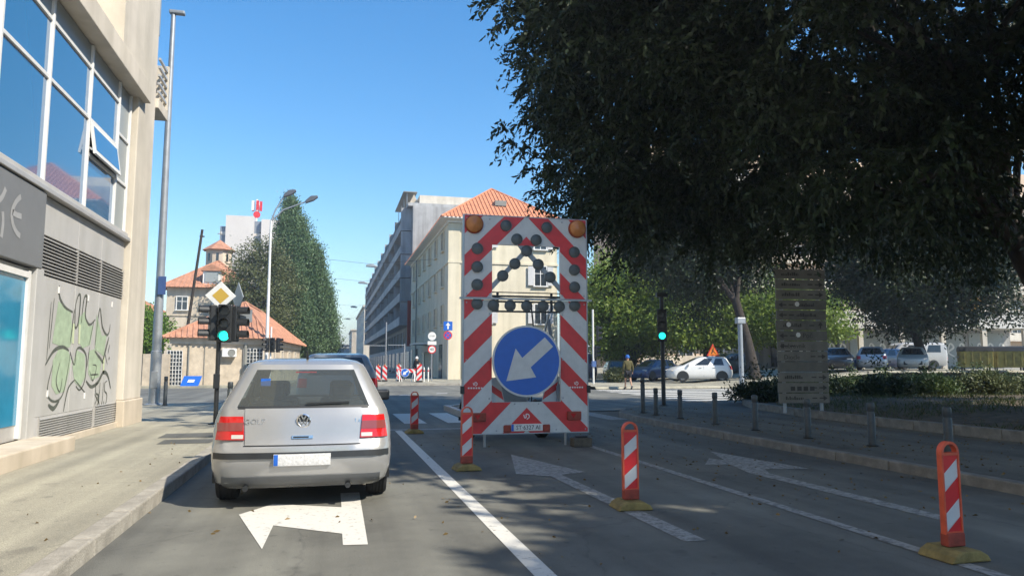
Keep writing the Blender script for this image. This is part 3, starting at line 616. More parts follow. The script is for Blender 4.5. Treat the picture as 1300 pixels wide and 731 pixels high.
def car(name, label, pm, rings, belt, roofr, loc, rz, wheels, wr=.31, tw=.2, gm=G_car, group=None, bumper=None, interior=True, cat='car'):
    # rings: list of (z, y rear, y front, half width, corner radius, rear bow, front bow); belt/roofr: ring indices bounding the glass
    t = thing(name, label, cat, loc, rz, group); nR, nC = 6, 4; N = 2*nR+2*nC+len(SIDE); P = [ring_pts(p, nR, nC, SIDE) for p in rings]
    body = MB(); gl = {k: MB() for k in ('rear_window', 'windscreen', 'side_window')}
    V = []; full = 2*N-2
    for ring in P:
        V += ring+[(-x, y, z) for x, y, z in ring[-2:0:-1]]
    fs = []; gf = {k: [] for k in gl}
    s0 = nR+nC
    def cls(i):
        i = i if i < N-1 else full-1-i     # fold the mirrored half
        if i < nR: return 'rear_window'
        if s0+2 <= i < s0+4 or s0+6 <= i < s0+8: return 'side_window'
        if s0+len(SIDE)+nC-1 <= i: return 'windscreen'
    for j in range(len(P)-1):
        for i in range(full):
            q = (j*full+i, j*full+(i+1) % full, (j+1)*full+(i+1) % full, (j+1)*full+i); c = cls(i) if belt <= j < roofr else None
            (gf[c] if c else fs).append(q)
    top = len(P)-1; fs.append(tuple(top*full+i for i in range(full)))
    body.add(V, fs); bo = body.build('body', pm, t, smooth=38)
    for k, f in gf.items():
        # each pane its own part
        groups = {}
        for q in f:
            i = q[0] % full; key = (k, 0) if k != 'side_window' else (k, (i < N, (s0+6 <= (i if i < N-1 else full-1-i))))
            groups.setdefault(key, []).append(q)
        for key, qs in groups.items():
            idx = sorted({a for q in qs for a in q}); mp = {a: n for n, a in enumerate(idx)}
            MB().add([(V[a][0]*1.002, V[a][1]*1.002, V[a][2]) for a in idx], [tuple(mp[a] for a in q) for q in qs]).build(k, gm, t, smooth=40)
    w = rings[2][3]
    for yw in wheels:
        for sg in (-1, 1):
            x = sg*(w-tw/2-.01)
            pr = [(wr*.62, -tw/2), (wr*.93, -tw/2), (wr, -tw/2+.03)]
            for g in (-.05, -.015, .02, .055): pr += [(wr, g-.006), (wr-.008, g-.004), (wr-.008, g+.004), (wr, g+.006)]
            pr += [(wr, tw/2-.03), (wr*.93, tw/2), (wr*.62, tw/2)]
            wh = MB().lathe(pr, 32, (0, 0, 0), 'x').build('tyre', M_rubber, t, smooth=40, loc=(x, yw, wr))
            rm = MB().lathe([(wr*.62, sg*tw*.42), (wr*.56, sg*tw*.30), (.05, sg*tw*.36), (.0, sg*tw*.36)], 24, (0, 0, 0), 'x')
            for k in range(7):
                a = 2*math.pi*k/7; rm.bar((sg*tw*.42, .04*math.cos(a), .04*math.sin(a)), (sg*tw*.42, wr*.58*math.cos(a), wr*.58*math.sin(a)), .05, .03, (1, 0, 0))
            rm.build('rim', M_rim, wh, smooth=40); MB().lathe([(0, sg*tw*.28), (wr*.55, sg*tw*.28)], 20, (0, 0, 0), 'x').build('brake_disc', M_black, wh)
            arch = MB().prism([(yw+(wr+.06)*math.cos(a), wr+(wr+.06)*math.sin(a)) for a in [math.pi*(k/16*1.16-.08) for k in range(17)]], 'x', sg*(w-.25), sg*(w+.004)); arch.build('wheel_arch', M_black, t)
    zf = rings[0][0]; MB().box(-w+.12, w-.12, rings[0][1]+.25, rings[0][2]-.25, zf-.03, zf+.03).build('underbody', M_black, t)
    if interior:
        zb = rings[belt][0]
        for yy in (.05, -.95):
            for sx in (-.36, .36):
                s = MB().box(sx-.24, sx+.24, yy-.08, yy+.06, .35, zb+.02).build('seat', M_int, t, bevel=.05); MB().box(sx-.13, sx+.13, yy-.06, yy+.03, zb+.03, zb+.21).build('headrest', M_int, s, bevel=.04)
        MB().box(-w*.86, w*.86, rings[belt][1]+.12, -1.02, zb-.06, zb-.03).build('parcel_shelf', M_int, t); MB().box(-w*.86, w*.86, .62, .95, .6, zb-.02).build('dashboard', M_int, t, bevel=.04)
    t['w'] = w
    return t
def rear_y(rings, x, z):
    zz, yr, yf, w, r, br, bf = lerp_ring(rings, z); ax = abs(x); ex = w-r
    if ax <= ex: return yr+br*(ax/w)**2
    d = min(ax-ex, r); return yr+br*(ex/w)**2+r-math.sqrt(max(0, r*r-d*d))
def rear_patch(rings, x0, x1, z0, z1, off, nx=8, nz=4, sk0=0, sk1=0):
    # patch lying on the rear surface, off metres proud, with a rim so it has thickness; sk shifts the two ends at the top
    m = MB(); us = [i/nx for i in range(nx+1)]; vs = [j/nz for j in range(nz+1)]
    def f(o):
        def g(u, v):
            a, b = x0+sk0*v, x1+sk1*v; x = a+(b-a)*u; z = z0+(z1-z0)*v; return (x, rear_y(rings, x, z)-o, z)
        return g
    m.grid(f(off), us, vs); n = nx+1; nv = nz+1
    ring = [(i, 0) for i in range(n)]+[(n-1, j) for j in range(1, nv)]+[(i, nv-1) for i in range(n-2, -1, -1)]+[(0, j) for j in range(nv-2, 0, -1)]
    o = len(m.v); bk = [f(-.01)(us[i], vs[j]) for i, j in ring]; m.v += bk
    for k in range(len(ring)):
        k2 = (k+1) % len(ring); a = ring[k][1]*n+ring[k][0]; b = ring[k2][1]*n+ring[k2][0]; m.f.append((a, b, o+k2, o+k))
    return m
# silver hatchback ahead (half length 2.05)
GR = [(.17, -1.80, 1.8, .72, .16, .04, .08), (.24, -1.96, 1.95, .79, .2, .07, .12), (.36, -2.02, 2.02, .825, .22, .09, .14), (.455, -2.035, 2.03, .832, .22, .10, .15), (.56, -2.02, 2.03, .832, .22, .10, .15), (.60, -1.975, 2.0, .83, .2, .09, .15),
      (.70, -1.955, 1.92, .828, .19, .085, .15), (.80, -1.93, 1.60, .815, .18, .08, .15), (.885, -1.90, 1.15, .79, .17, .075, .12), (.925, -1.88, .98, .77, .16, .07, .1), (1.275, -1.585, .30, .595, .13, .05, .06), (1.325, -1.56, .12, .565, .13, .05, .06), (1.365, -1.46, -.05, .50, .14, .05, .05), (1.392, -1.15, -.25, .36, .13, .03, .03)]
M_silver = mat('silver_metallic_paint', (.37, .37, .365), .27, .4, var=.05, scale=3, coat=.6)
gl = car('hatchback_car', 'silver hatchback with red tail lights stopped over the white road arrow', M_silver, GR, 9, 10, (-.235, 9.20, 0), 0, (-1.30, 1.18), .30, .19)
def gp(name, m, *a, parent=gl, **k): return rear_patch(GR, *a, **k).build(name, m, parent, smooth=40)
hat = gp('tailgate', M_silver, -.515, .515, .585, .915, .010, nx=14, nz=6, sk0=-.02, sk1=.02)
gp('tailgate_gap', M_black, -.53, .53, .575, .583, .004, nx=14, nz=1)
for sg in (-1, 1):
    x0, x1 = (.525, .79) if sg > 0 else (-.79, -.525)
    tl = gp('tail_light', M_lensr, x0, x1, .635, .845, .016, nx=8, nz=5, sk0=(.02 if sg > 0 else .035), sk1=(-.035 if sg > 0 else -.02))
    gp('smoked_band', M_lenss, x0+.008*(1 if sg > 0 else 2), x1-.02, .715, .79, .0185, parent=tl, sk0=.008*sg, sk1=-.006*sg)
    gp('reverse_light', M_lensw, *((.535, .64) if sg > 0 else (-.64, -.535)), .645, .68, .0185, parent=tl)
gp('bumper_strip', M_black, -.80, .80, .465, .52, .014, nx=20, nz=2)
gp('bumper_skirt', mat('bumper_grey_plastic', (.11, .115, .12), .6, var=.12), -.72, .72, .20, .30, .012, nx=18, nz=3)
gp('window_seal', M_black, -.60, .60, .912, .935, .006, nx=14, nz=1)
pl = gp('number_plate', mat('blank_plate', (.60, .60, .60), .5, var=.22, scale=40), -.255, .255, .40, .505, .026, nx=6, nz=2); gp('country_band', M_blue, -.252, -.215, .403, .502, .028, nx=2, nz=2, parent=pl)
yb_ = rear_y(GR, 0, .80)
em = MB().lathe([(.058, 0), (.066, -.008), (.066, -.014), (.056, -.018), (.052, -.012), (.052, 0)], 28, (0, yb_-.010, .80), 'y').build('emblem', M_chrome, gl, smooth=40)
eb = MB(); yy = yb_-.016
for a, b in (((-.020, .046), (0, .008)), ((.020, .046), (0, .008)), ((-.042, .030), (-.018, -.044)), ((-.018, -.044), (0, -.004)), ((0, -.004), (.018, -.044)), ((.018, -.044), (.042, .030))): eb.bar((a[0], yy, .80+a[1]), (b[0], yy, .80+b[1]), .011, .008, (0, 1, 0))
eb.build('emblem_letters', M_chrome, em); MB().lathe([(0, -.006), (.054, -.006)], 24, (0, yb_-.006, .80), 'y').build('emblem_field', M_black, em)
text('lettering', 'GOLF', .075, M_chrome, gl, (-.44, rear_y(GR, -.44, .80)-.014, .795), (R(82), 0, R(-4)), ext=.002); text('lettering', '1.6', .055, M_chrome, gl, (.50, rear_y(GR, .5, .80)-.014, .795), (R(82), 0, R(5)))
hd = gp('tailgate_handle', M_chrome, -.10, .09, .640, .668, .022, nx=4, nz=2); gp('key_lock', M_black, -.09, .05, .646, .660, .025, nx=3, nz=1, parent=hd)
wz = 1.262; ry = rear_y(GR, 0, 1.0)
MB().bar((.02, rear_y(GR, 0, .945)-.02, .955), (.42, rear_y(GR, .42, .96)-.022, .965), .018, .014, (0, 1, 0)).build('rear_wiper', M_black, gl)
gp('brake_light', M_lensr, -.10, .10, 1.245, 1.258, -.012, nx=3, nz=1)
MB().box(-.42, -.33, -1.66, -1.655, 1.12, 1.19).build('window_sticker', M_blue, gl)
for sg in (-1, 1):
    MB().box(-.10, .10, -.06, .06, -.07, .07).build('door_mirror', M_silver if sg < 0 else M_black, gl, bevel=.035, loc=(sg*.90, .72, .93))
    MB().tube([(-.5 if sg < 0 else .42, -1.9, .20), (-.5 if sg < 0 else .42, -1.97, .195)], .026, 10).build('exhaust_pipe' if sg < 0 else 'tow_loop', M_black, gl)
MB().tube([(0, -1.28, 1.385), (0, -1.42, 1.46)], [.014, .005], 8).build('roof_antenna', M_black, gl)
# dark car in front of it
SR = [(.22, -2.1, 2.1, .80, .2, .06, .1), (.34, -2.2, 2.2, .88, .24, .08, .15), (.55, -2.24, 2.24, .90, .25, .1, .16), (.75, -2.2, 2.2, .90, .25, .1, .16), (.95, -2.15, 1.9, .88, .22, .09, .15), (1.05, -2.1, 1.25, .86, .2, .08, .12), (1.09, -2.08, 1.15, .85, .2, .08, .12), (1.48, -1.75, .4, .68, .16, .05, .06), (1.54, -1.7, .25, .62, .15, .05, .06), (1.58, -1.4, .0, .5, .15, .04, .04)]
P_dark = paint('dark_blue_grey_paint', (.17, .20, .24)); suv = car('tall_car', 'blue grey tall car just ahead of the silver hatchback', P_dark, SR, 6, 7, (.16, 18.8, 0), 0, (-1.35, 1.3), .33, .21, G_dark)
for sg in (-1, 1): rear_patch(SR, *((.68, .86) if sg > 0 else (-.86, -.68)), 1.02, 1.42, -.03).build('tail_light', M_lensr, suv) if False else rear_patch(SR, *((.66, .87) if sg > 0 else (-.87, -.66)), .82, 1.02, .012).build('tail_light', M_lensr, suv, smooth=40)
# white hatchback on the far side street, front to the left
WR = [(.2, -1.85, 1.85, .78, .2, .05, .1), (.3, -2.0, 2.0, .86, .3, .1, .2), (.5, -2.06, 2.06, .88, .32, .12, .25), (.72, -2.05, 2.0, .88, .32, .12, .25), (.9, -2.0, 1.72, .865, .3, .12, .22), (1.0, -1.96, 1.3, .85, .28, .1, .18), (1.04, -1.95, 1.2, .84, .26, .1, .16), (1.46, -1.72, .25, .64, .2, .06, .08), (1.53, -1.62, .05, .58, .2, .06, .06), (1.58, -1.3, -.15, .45, .18, .04, .04)]
P_white = paint('white_car_paint', (.70, .70, .69)); wc = car('hatchback_car', 'white compact hatchback parked side-on by the zebra crossing', P_white, WR, 6, 7, (22.7, 42.6, .16+hgt(22.7, 0)), R(78), (-1.25, 1.22), .32, .2, G_dark)
for sg in (-1, 1): rear_patch(WR, *((.55, .84) if sg > 0 else (-.84, -.55)), .78, 1.0, .012).build('tail_light', M_lensr, wc, smooth=40)
for sg in (-1, 1):
    MB().prism([(1.98, .72), (1.55, .90), (1.45, .84), (1.85, .66)], 'x', sg*.66, sg*.80).build('headlight', M_lensw, wc, bevel=.02); MB().box(-.09, .09, -.05, .05, -.06, .06).build('door_mirror', P_white, wc, bevel=.03, loc=(sg*.93, .85, 1.06))
    for y_ in (-.10,): MB().box(sg*.872-.004, sg*.872+.004, y_-.004, y_+.004, .35, 1.0).build('door_seam', M_black, wc)
    for y_ in (.12, -.75): MB().box(sg*.882-.01, sg*.882+.01, y_-.08, y_+.08, .86, .89).build('door_handle', M_chrome, wc)
# parked cars: (label, paint, x, y, heading, front?)
PKR = [(.2, -1.9, 1.9, .76, .2, .05, .1), (.32, -2.05, 2.05, .84, .26, .09, .16), (.5, -2.1, 2.1, .86, .28, .1, .2), (.68, -2.08, 2.05, .86, .28, .1, .2), (.84, -2.02, 1.75, .85, .25, .1, .18), (.93, -1.98, 1.15, .83, .22, .09, .14), (.97, -1.96, 1.05, .82, .2, .09, .12), (1.36, -1.5, .3, .62, .16, .06, .06), (1.42, -1.4, .15, .56, .16, .05, .05), (1.46, -1.1, -.1, .44, .14, .04, .04)]
def parked(label, pm, x, y, rz, z=None, rings=PKR, name='parked_car', group='cars parked beyond the flower bed'):
    t = car(name, label, pm, rings, 6, 7, (x, y, (hgt(x, y)+.15) if z is None else z), rz, (-1.3, 1.25), .31, .2, G_dark, group, interior=False)
    fy = rings[3][2]-.08
    for sg in (-1, 1):
        rear_patch(rings, *((.6, .82) if sg > 0 else (-.82, -.6)), .68, .88, .012).build('tail_light', M_lensr, t, smooth=40)
        MB().box(sg*.62-.16, sg*.62+.16, fy-.30, fy-.04, .62, .76).build('headlight', M_lensw, t, bevel=.04)
    MB().box(-.5, .5, fy-.02, fy+.075, .34, .56).build('grille', M_black, t, bevel=.02); MB().box(-.26, .26, fy+.076, fy+.09, .40, .51).build('number_plate', M_wht, t)
    rear_patch(rings, -.26, .26, .5, .61, .012).build('number_plate', M_wht, t); return t
P_sil = paint('pale_silver_paint', (.42, .44, .47), .3); P_blk = paint('black_paint', (.018, .02, .024)); P_cream = paint('cream_paint', (.52, .50, .45)); P_blu = paint('blue_paint', (.03, .06, .16)); P_grn = paint('dark_green_paint', (.03, .045, .045))
face = R(180-40)   # parked nose towards the bed
parked('black hatchback parked nose out next to the stacked direction sign', P_blk, 30.6, 39.6, R(145)); parked('silver saloon parked tail out between the black and the cream car', P_sil, 33.0, 39.4, R(-40)); parked('cream white saloon parked nose out beside the leaning tree trunk', P_cream, 35.5, 38.8, R(138))
parked('dark blue car parked in the second row behind the silver saloon', P_blu, 37.2, 43.5, R(100)); parked('dark green car parked behind the black hatchback', P_grn, 34.2, 45.5, R(95))
parked('black car parked beside the olive bush near the pedestrian', P_blk, 20.0, 49.5, R(165), .16); parked('dark blue car with its nose showing behind the white hatchback', P_blu, 22.0, 47.8, R(120), .2); parked('grey car parked behind the tail of the white hatchback', P_grn, 27.5, 47.5, R(100))
VR = [(.25, -2.3, 2.3, .85, .2, .03, .1), (.4, -2.4, 2.4, .93, .22, .04, .16), (.7, -2.42, 2.42, .95, .22, .04, .2), (.95, -2.42, 2.3, .95, .2, .04, .2), (1.1, -2.41, 1.9, .94, .18, .04, .18), (1.18, -2.4, 1.7, .93, .16, .04, .15), (1.22, -2.4, 1.65, .93, .16, .04, .15), (1.75, -2.36, 1.05, .86, .14, .03, .1), (1.86, -2.33, .9, .82, .14, .03, .08), (1.92, -2.2, .7, .7, .14, .03, .06)]
parked('dark blue van parked behind the white signal post', P_blu, 16.9, 49.0, R(150), .14, VR, 'parked_van'); P_van = paint('white_van_paint', (.40, .41, .42))
vn = parked('white van with scribbled graffiti parked under the shop canopy', P_van, 41.0, 45.2, R(75), None, VR, 'parked_van')
# waste containers
def container(name, label, x, y, rz, m, w, h):
    t = thing(name, label, 'waste container', (x, y, hgt(x, y)+.15), rz); MB().prism([(-.55, .18), (.55, .18), (.65, h), (-.65, h)], 'x', -w/2, w/2).build('bin_body', m, t, bevel=.03)
    MB().prism([(.68, h), (.45, h+.22), (0, h+.3), (-.45, h+.22), (-.68, h)], 'x', -w/2-.03, w/2+.03).build('lid', M_black, t, bevel=.02)
    for sx in (-1, 1):
        MB().tube([(sx*(w/2), 0, h*.7), (sx*(w/2+.14), 0, h*.7)], .05, 10).build('lifting_pin', M_steel, t)
        for sy in (-1, 1): MB().lathe([(.0, -.03), (.1, -.03), (.1, .03), (0, .03)], 12, (sx*(w/2-.2), sy*.4, .1), 'x').build('wheel', M_rubber, t)
    for k in range(4): MB().box(-w/2+.2+k*(w-.5)/3, -w/2+.28+k*(w-.5)/3, -.68, -.60, .3, h-.1).build('rib', m, t)
M_binY = mat('dirty_yellow_bin', (.30, .24, .06), .7, var=.35, scale=3); M_binB = mat('dark_blue_bin', (.03, .045, .07), .6, var=.2)
container('waste_container', 'dirty yellow waste container beside the leaning trunk', 37.8, 36.4, R(-38), M_binY, 1.7, 1.15); container('waste_container', 'dirty yellow waste container standing against the dark blue one', 39.4, 35.6, R(-40), M_binY, 1.7, 1.15); container('waste_container', 'dark blue waste container at the end of the container row', 41.0, 34.8, R(-40), M_binB, 1.7, 1.2)

# ------------------------------------------------------------ arrow board trailer
tr = thing('arrow_trailer', 'roadworks warning trailer with red white chevron board, lamps and blue arrow disc', 'trailer', (3.10, 11.6, 0))
rects = {'upper': [(-1.04, -.58, 2.41, 3.28), (-1.04, 0, 3.28, 3.75)], 'lower': [(-1.04, -.58, .72, 2.37), (-1.04, 0, .23, .72)]}
for nm, z0, z1, oz0, oz1 in (('upper', 2.41, 3.75, 2.41, 3.28), ('lower', .23, 2.37, .72, 2.37)):
    b = MB().box(-1.04, -.58, -.02, .03, z0, z1).box(.58, 1.04, -.02, .03, z0, z1)
    if nm == 'upper': b.box(-.58, .58, -.02, .03, 3.28, 3.75)
    else: b.box(-.58, .58, -.02, .03, .23, .72)
    b.build('chevron_board', M_refl, tr)
    rim = MB().box(-1.06, -1.04, -.026, .06, z0, z1).box(1.04, 1.06, -.026, .06, z0, z1).box(-1.06, 1.06, -.026, .06, z1, z1+.016) if nm == 'upper' else MB().box(-1.06, -1.04, -.026, .06, z0, z1).box(1.04, 1.06, -.026, .06, z0, z1).box(-1.06, 1.06, -.026, .06, z0-.016, z0)
    rim.build('board_rim', M_steel, tr)
for k in range(-1, 7):
    t0 = .28+.70*k; t1 = t0+.35
    for sg in (1, -1):
        for rs in rects.values():
            for (x0, x1, z0, z1) in rs:
                p = band([(x0, z0), (x1, z0), (x1, z1), (x0, z1)], -1, 1, t0, t1)      # z+|x|, x<0
                if len(p) > 2: MB().add([(x*sg, -.0235, z) for x, z in p], [tuple(range(len(p)))]).build('red_stripe', M_red, tr)
MB().box(-1.12, 1.12, -.075, -.03, 2.372, 2.402).build('hinge_rail', M_steel, tr)
def lamp(x, z, r=.092):
    o = MB().lathe([(0, -.046), (r*.8, -.044), (r*.93, -.04), (r*.93, -.03)], 20, (x, 0, z), 'y').build('warning_lamp', M_led, tr, smooth=35); MB().lathe([(r*.93, -.05), (r*1.03, -.05), (r*1.03, -.021), (r*.93, -.021)], 20, (x, 0, z), 'y').build('lamp_rim', M_led, o, smooth=35)
for sg in (-1, 1):
    for x, z in ((.83, 3.20), (.83, 2.90), (.83, 2.61), (.83, 2.30), (.56, 2.28), (.28, 2.28), (.35, 3.60), (.165, 3.38), (.2, 2.97), (.405, 2.765)): lamp(sg*x, z)
    MB().bar((sg*.0, 0, 3.20), (sg*.60, 0, 2.56), .075, .04, (0, 1, 0)).build('lamp_arm', M_lampgrey, tr)
    MB().prism([(0, 3.16), (0, 3.28), (sg*.14, 3.28), (sg*.05, 3.16)], 'y', -.015, .025).build('arm_gusset', M_lampgrey, tr)
    bc = MB().lathe([(0, -.13), (.09, -.12), (.135, -.08), (.14, -.03)], 24, (sg*.885, 0, 3.60), 'y').build('beacon', M_amber, tr, smooth=40); MB().lathe([(.14, -.05), (.155, -.05), (.155, -.02)], 24, (sg*.885, 0, 3.60), 'y').build('beacon_rim', M_rust, bc)
    tl = MB().box(sg*.80-.12, sg*.80+.12, -.07, -.021, .42, .56).build('tail_light', M_rust, tr, bevel=.012); MB().prism([(sg*.80-.07, .53), (sg*.80+.03, .53), (sg*.80-.02, .45)], 'y', -.074, -.0701).build('reflector', M_lensr, tl)
    MB().tube([(sg*.68, .06, 0.01), (sg*.68, .06, .24)], .022, 8).build('support_leg', M_steel, tr)
    MB().box(sg*.33-.06, sg*.33+.06, -.06, -.021, .24, .36).build('plate_lamp', M_rust, tr, bevel=.02)
    MB().box(sg*1.06-.03, sg*1.06+.03, -.05, .0, .86, .98).build('side_marker', M_black, tr)
lamp(0, 3.19); lamp(0, 2.28)
MB().box(-.58, .58, -.012, .012, 2.42, 2.45).box(-.58, .58, -.012, .012, 2.33, 2.36).box(-.58, .58, -.012, .012, 2.17, 2.20).box(-.50, -.46, .013, .03, 2.17, 2.50).box(.42, .46, .013, .03, 2.17, 2.50).box(-.58, .58, -.012, .012, 2.49, 2.505).build('lamp_beam', M_black, tr)
sgn = MB().lathe([(0, 0), (.575, 0), (.575, .02), (0, .02)], 48, (-.02, -.12, 1.38), 'y').build('arrow_sign', M_refl, tr); MB().lathe([(0, -.003), (.545, -.003)], 48, (-.02, -.12, 1.38), 'y').build('blue_field', M_blue, sgn)
MB().prism([(x-.02, z+1.38) for x, z in ((-.345, -.32), (-.19, .20), (-.08, .05), (.30, .385), (.44, .235), (.06, -.10), (.15, -.26))], 'y', -.128, -.1235).build('white_arrow', M_refl, sgn)
np_ = MB().box(-.265, .265, -.045, -.022, .258, .372).build('number_plate', M_wht, tr, bevel=.006); MB().box(-.262, -.222, -.047, -.0452, .262, .368).build('country_band', M_blue, np_)
text('plate_characters', 'ST·6327 AI', .098, M_black, np_, (.02, -.0465, .313), (R(90), 0, 0), ext=.001, sx=.92)
M_wdec = mat('white_decal', (.7, .7, .7), .5, var=0)
for x, z, s in ((0, .47, .10), (-.85, 1.0, .07), (.85, 1.0, .07)):
    b = MB(); ribbon(b, [(x-s*.5, z+s*.5), (x-s*.35, z), (x-s*.1, z+s*.1), (x-s*.1, z+s*.55), (x+s*.3, z+s*.5), (x+s*.42, z+s*.1), (x, z-s*.25)], s*.16, lambda a, c: (a, -.0255, c), False); b.build('maker_mark', M_wdec, tr)
    if z > .9:
        for k in range(6): MB().box(x-.12+k*.042, x-.12+k*.042+.026, -.0252, -.0236, z-.062, z-.038).build('maker_lettering', M_wdec, tr)
ch_ = MB().box(-.9, -.8, .1, 3.0, .42, .52).box(.8, .9, .1, 3.0, .42, .52).box(-.79, .79, .9, 1.0, .42, .52).box(-.79, .79, 2.2, 2.3, .42, .52).build('chassis', M_steel, tr)
MB().bar((-.8, 3.0, .47), (0, 4.2, .47), .08, .08).bar((.8, 3.0, .47), (0, 4.2, .47), .08, .08).build('drawbar', M_steel, tr)
MB().bar((-.6, .06, .6), (-.6, .75, 2.1), .06, .06).bar((.6, .06, .6), (.6, .75, 2.1), .06, .06).bar((.42, .1, 2.15), (.30, 1.0, .7), .03, .03).build('folding_strut', M_steel, tr)
MB().box(-.35, .35, 1.2, 1.9, .53, .95).build('battery_box', M_lampgrey, tr, bevel=.03)
for sg in (-1, 1):
    w_ = MB().lathe([(.16, -.09), (.28, -.09), (.3, -.06), (.3, .06), (.28, .09), (.16, .09)], 28, (sg*.68, 1.5, .3), 'x').build('tyre', M_rubber, tr, smooth=35); MB().lathe([(0, 0), (.16, sg*.04), (.17, sg*.085)], 20, (sg*.68, 1.5, .3), 'x').build('rim', M_steel, w_)
    MB().prism([(1.5+.4*math.cos(a), .3+.4*math.sin(a)) for a in [math.pi*k/10 for k in range(11)]]+[(1.5+.37*math.cos(a), .3+.37*math.sin(a)) for a in [math.pi*k/10 for k in range(10, -1, -1)]], 'x', sg*.57, sg*.79).build('mudguard', M_black, tr)
    # striped boards folded behind the disc
    bb = MB().add([(sg*.30, .20, .62), (sg*.55, .20, .62), (sg*.62, .20, 1.10), (sg*.40, .20, 1.12)], [(0, 1, 2, 3)]).build('rear_board', M_refl, tr)
    MB().add([(sg*.33, .197, .74), (sg*.57, .197, .90), (sg*.60, .197, 1.04), (sg*.37, .197, .88)], [(0, 1, 2, 3)]).build('red_stripe', M_red, bb)
for sg in (-1, 1):
    for x, z in ((1.0, 3.70), (.62, 3.70), (1.0, 2.46), (.62, 2.46), (1.0, 2.32), (.62, 2.14), (1.0, 1.4), (.62, 1.4), (1.0, .27), (.5, .27), (.2, .69), (.62, .78)): MB().lathe([(0, -.031), (.010, -.030), (.014, -.0205)], 8, (sg*x, 0, z), 'y').build('bolt', M_steel, tr)
    MB().tube([(sg*.83, .045, 3.2), (sg*.80, .06, 2.7), (sg*.70, .05, 2.44), (sg*.3, .045, 2.40), (0, .05, 2.41)], .009, 6).build('cable', M_black, tr)
MB().tube([(.1, .05, 2.3), (.16, .12, 1.9), (.10, .10, 1.2), (.2, .4, .7), (.1, 1.2, .6)], .013, 6).build('cable', M_black, tr)
ck = thing('wheel_chock', 'worn wooden block lying on the road beside the trailer support leg', 'block', (3.98, 11.45, .004)); MB().box(-.16, .16, -.1, .1, 0, .14).build('block', mat('old_wood', (.10, .085, .065), .9, var=.3, scale=12), ck, bevel=.012)
MB().box(-.1, .1, -.04, .04, .14, .17).build('grip', M_black, ck, bevel=.01)

# ------------------------------------------------------------ lane delineators
def delineator(label, x, y, rz=0, h=.79):
    t = thing('lane_delineator', label, 'delineator', (x, y, .004), rz, 'red and white delineators along the lane')
    MB().prism([(-.20, 0), (.20, 0), (.24, .0), (.16, .06), (.07, .085), (-.07, .085), (-.16, .06), (-.24, .0)][0:0] or [(-.17, 0), (.17, 0), (.14, .045), (.08, .075), (-.08, .075), (-.14, .045)], 'y', -.15, .15).build('base', M_yel, t, bevel=.012)
    MB().box(-.075, .075, -.035, .035, .08, .17).build('neck', M_rust, t, bevel=.008)
    w = .076; arc = [(w*math.cos(a), h-w+w*math.sin(a)) for a in [math.pi*k/12 for k in range(13)]]; arci = [(.058*math.cos(a), h-w+.058*math.sin(a)) for a in [math.pi*k/12 for k in range(12, -1, -1)]]
    MB().prism(arc+arci, 'y', -.022, .022).build('handle', M_orange, t, smooth=40)
    fr = MB().box(-w, -.063, -.022, .022, .16, h-w).box(.063, w, -.022, .022, .16, h-w).box(-.063, .063, -.022, .022, .16, .178).box(-.063, .063, -.022, .022, h-w-.02, h-w).build('frame', M_orange, t)
    MB().box(-.063, .063, -.012, .012, .178, h-w-.02).build('panel', M_refl, t)
    z0, z1 = .178, h-w-.02
    for k in range(-1, 4):
        p = band([(-.063, z0), (.063, z0), (.063, z1), (-.063, z1)], -.85, 1, z1-.075-.27*k+.0, z1+.07-.27*k)
        if len(p) > 2: MB().add([(a, -.0145, b) for a, b in p], [tuple(range(len(p)))]).build('red_stripe', M_red, t)
    return t
delineator('delineator next to the solid white line, just before the trailer', 1.70, 9.30, R(4)); delineator('delineator on a yellow foot between the two faded road arrows', 2.74, 6.50, R(-3))
delineator('delineator standing off by itself in the shaded outer lane', 4.21, 4.33, R(2)); delineator('delineator on the stop line beyond the trailer corner', 1.60, 14.4, R(6), .80)

# ------------------------------------------------------------ bollards
def bollard(label, x, y, z=.12, h=.64, group='grey bollards along the pavement edge'):
    t = thing('bollard', label, 'bollard', (x, y, z), 0, group)
    MB().lathe([(.0, 0), (.055, 0), (.055, h-.16), (.046, h-.145), (.046, h-.125), (.055, h-.11), (.055, h-.02), (.045, h), (0, h+.004)], 16).build('post', mat('bollard_grey', (.055, .065, .072), .5, .2, var=.25, scale=9), t, smooth=40)
    MB().lathe([(0, .004), (.085, .004), (.085, .016), (.056, .02)], 16).build('base_plate', M_black, t)
LB = 'dark grey steel bollard in the row along the pavement edge facing the flower bed'
for x, y in ((7.6, 16.4), (7.63, 15.2), (7.6, 13.6), (7.63, 12.2), (7.66, 10.7), (7.85, 9.45), (8.0, 8.2), (8.1, 6.9)): bollard(LB, x, y)
bollard('tallest dark grey bollard, at the rounded pavement corner end of the row', 7.62, 17.2, .12, .86)
bollard('short dark bollard beside the tall street lamp foot', -4.72, 23.6, .12, .85, 'bollards by the office corner'); bollard('short dark bollard between the signal post and the silver hatchback', -1.98, 16.0, .12, .85, 'bollards by the office corner')

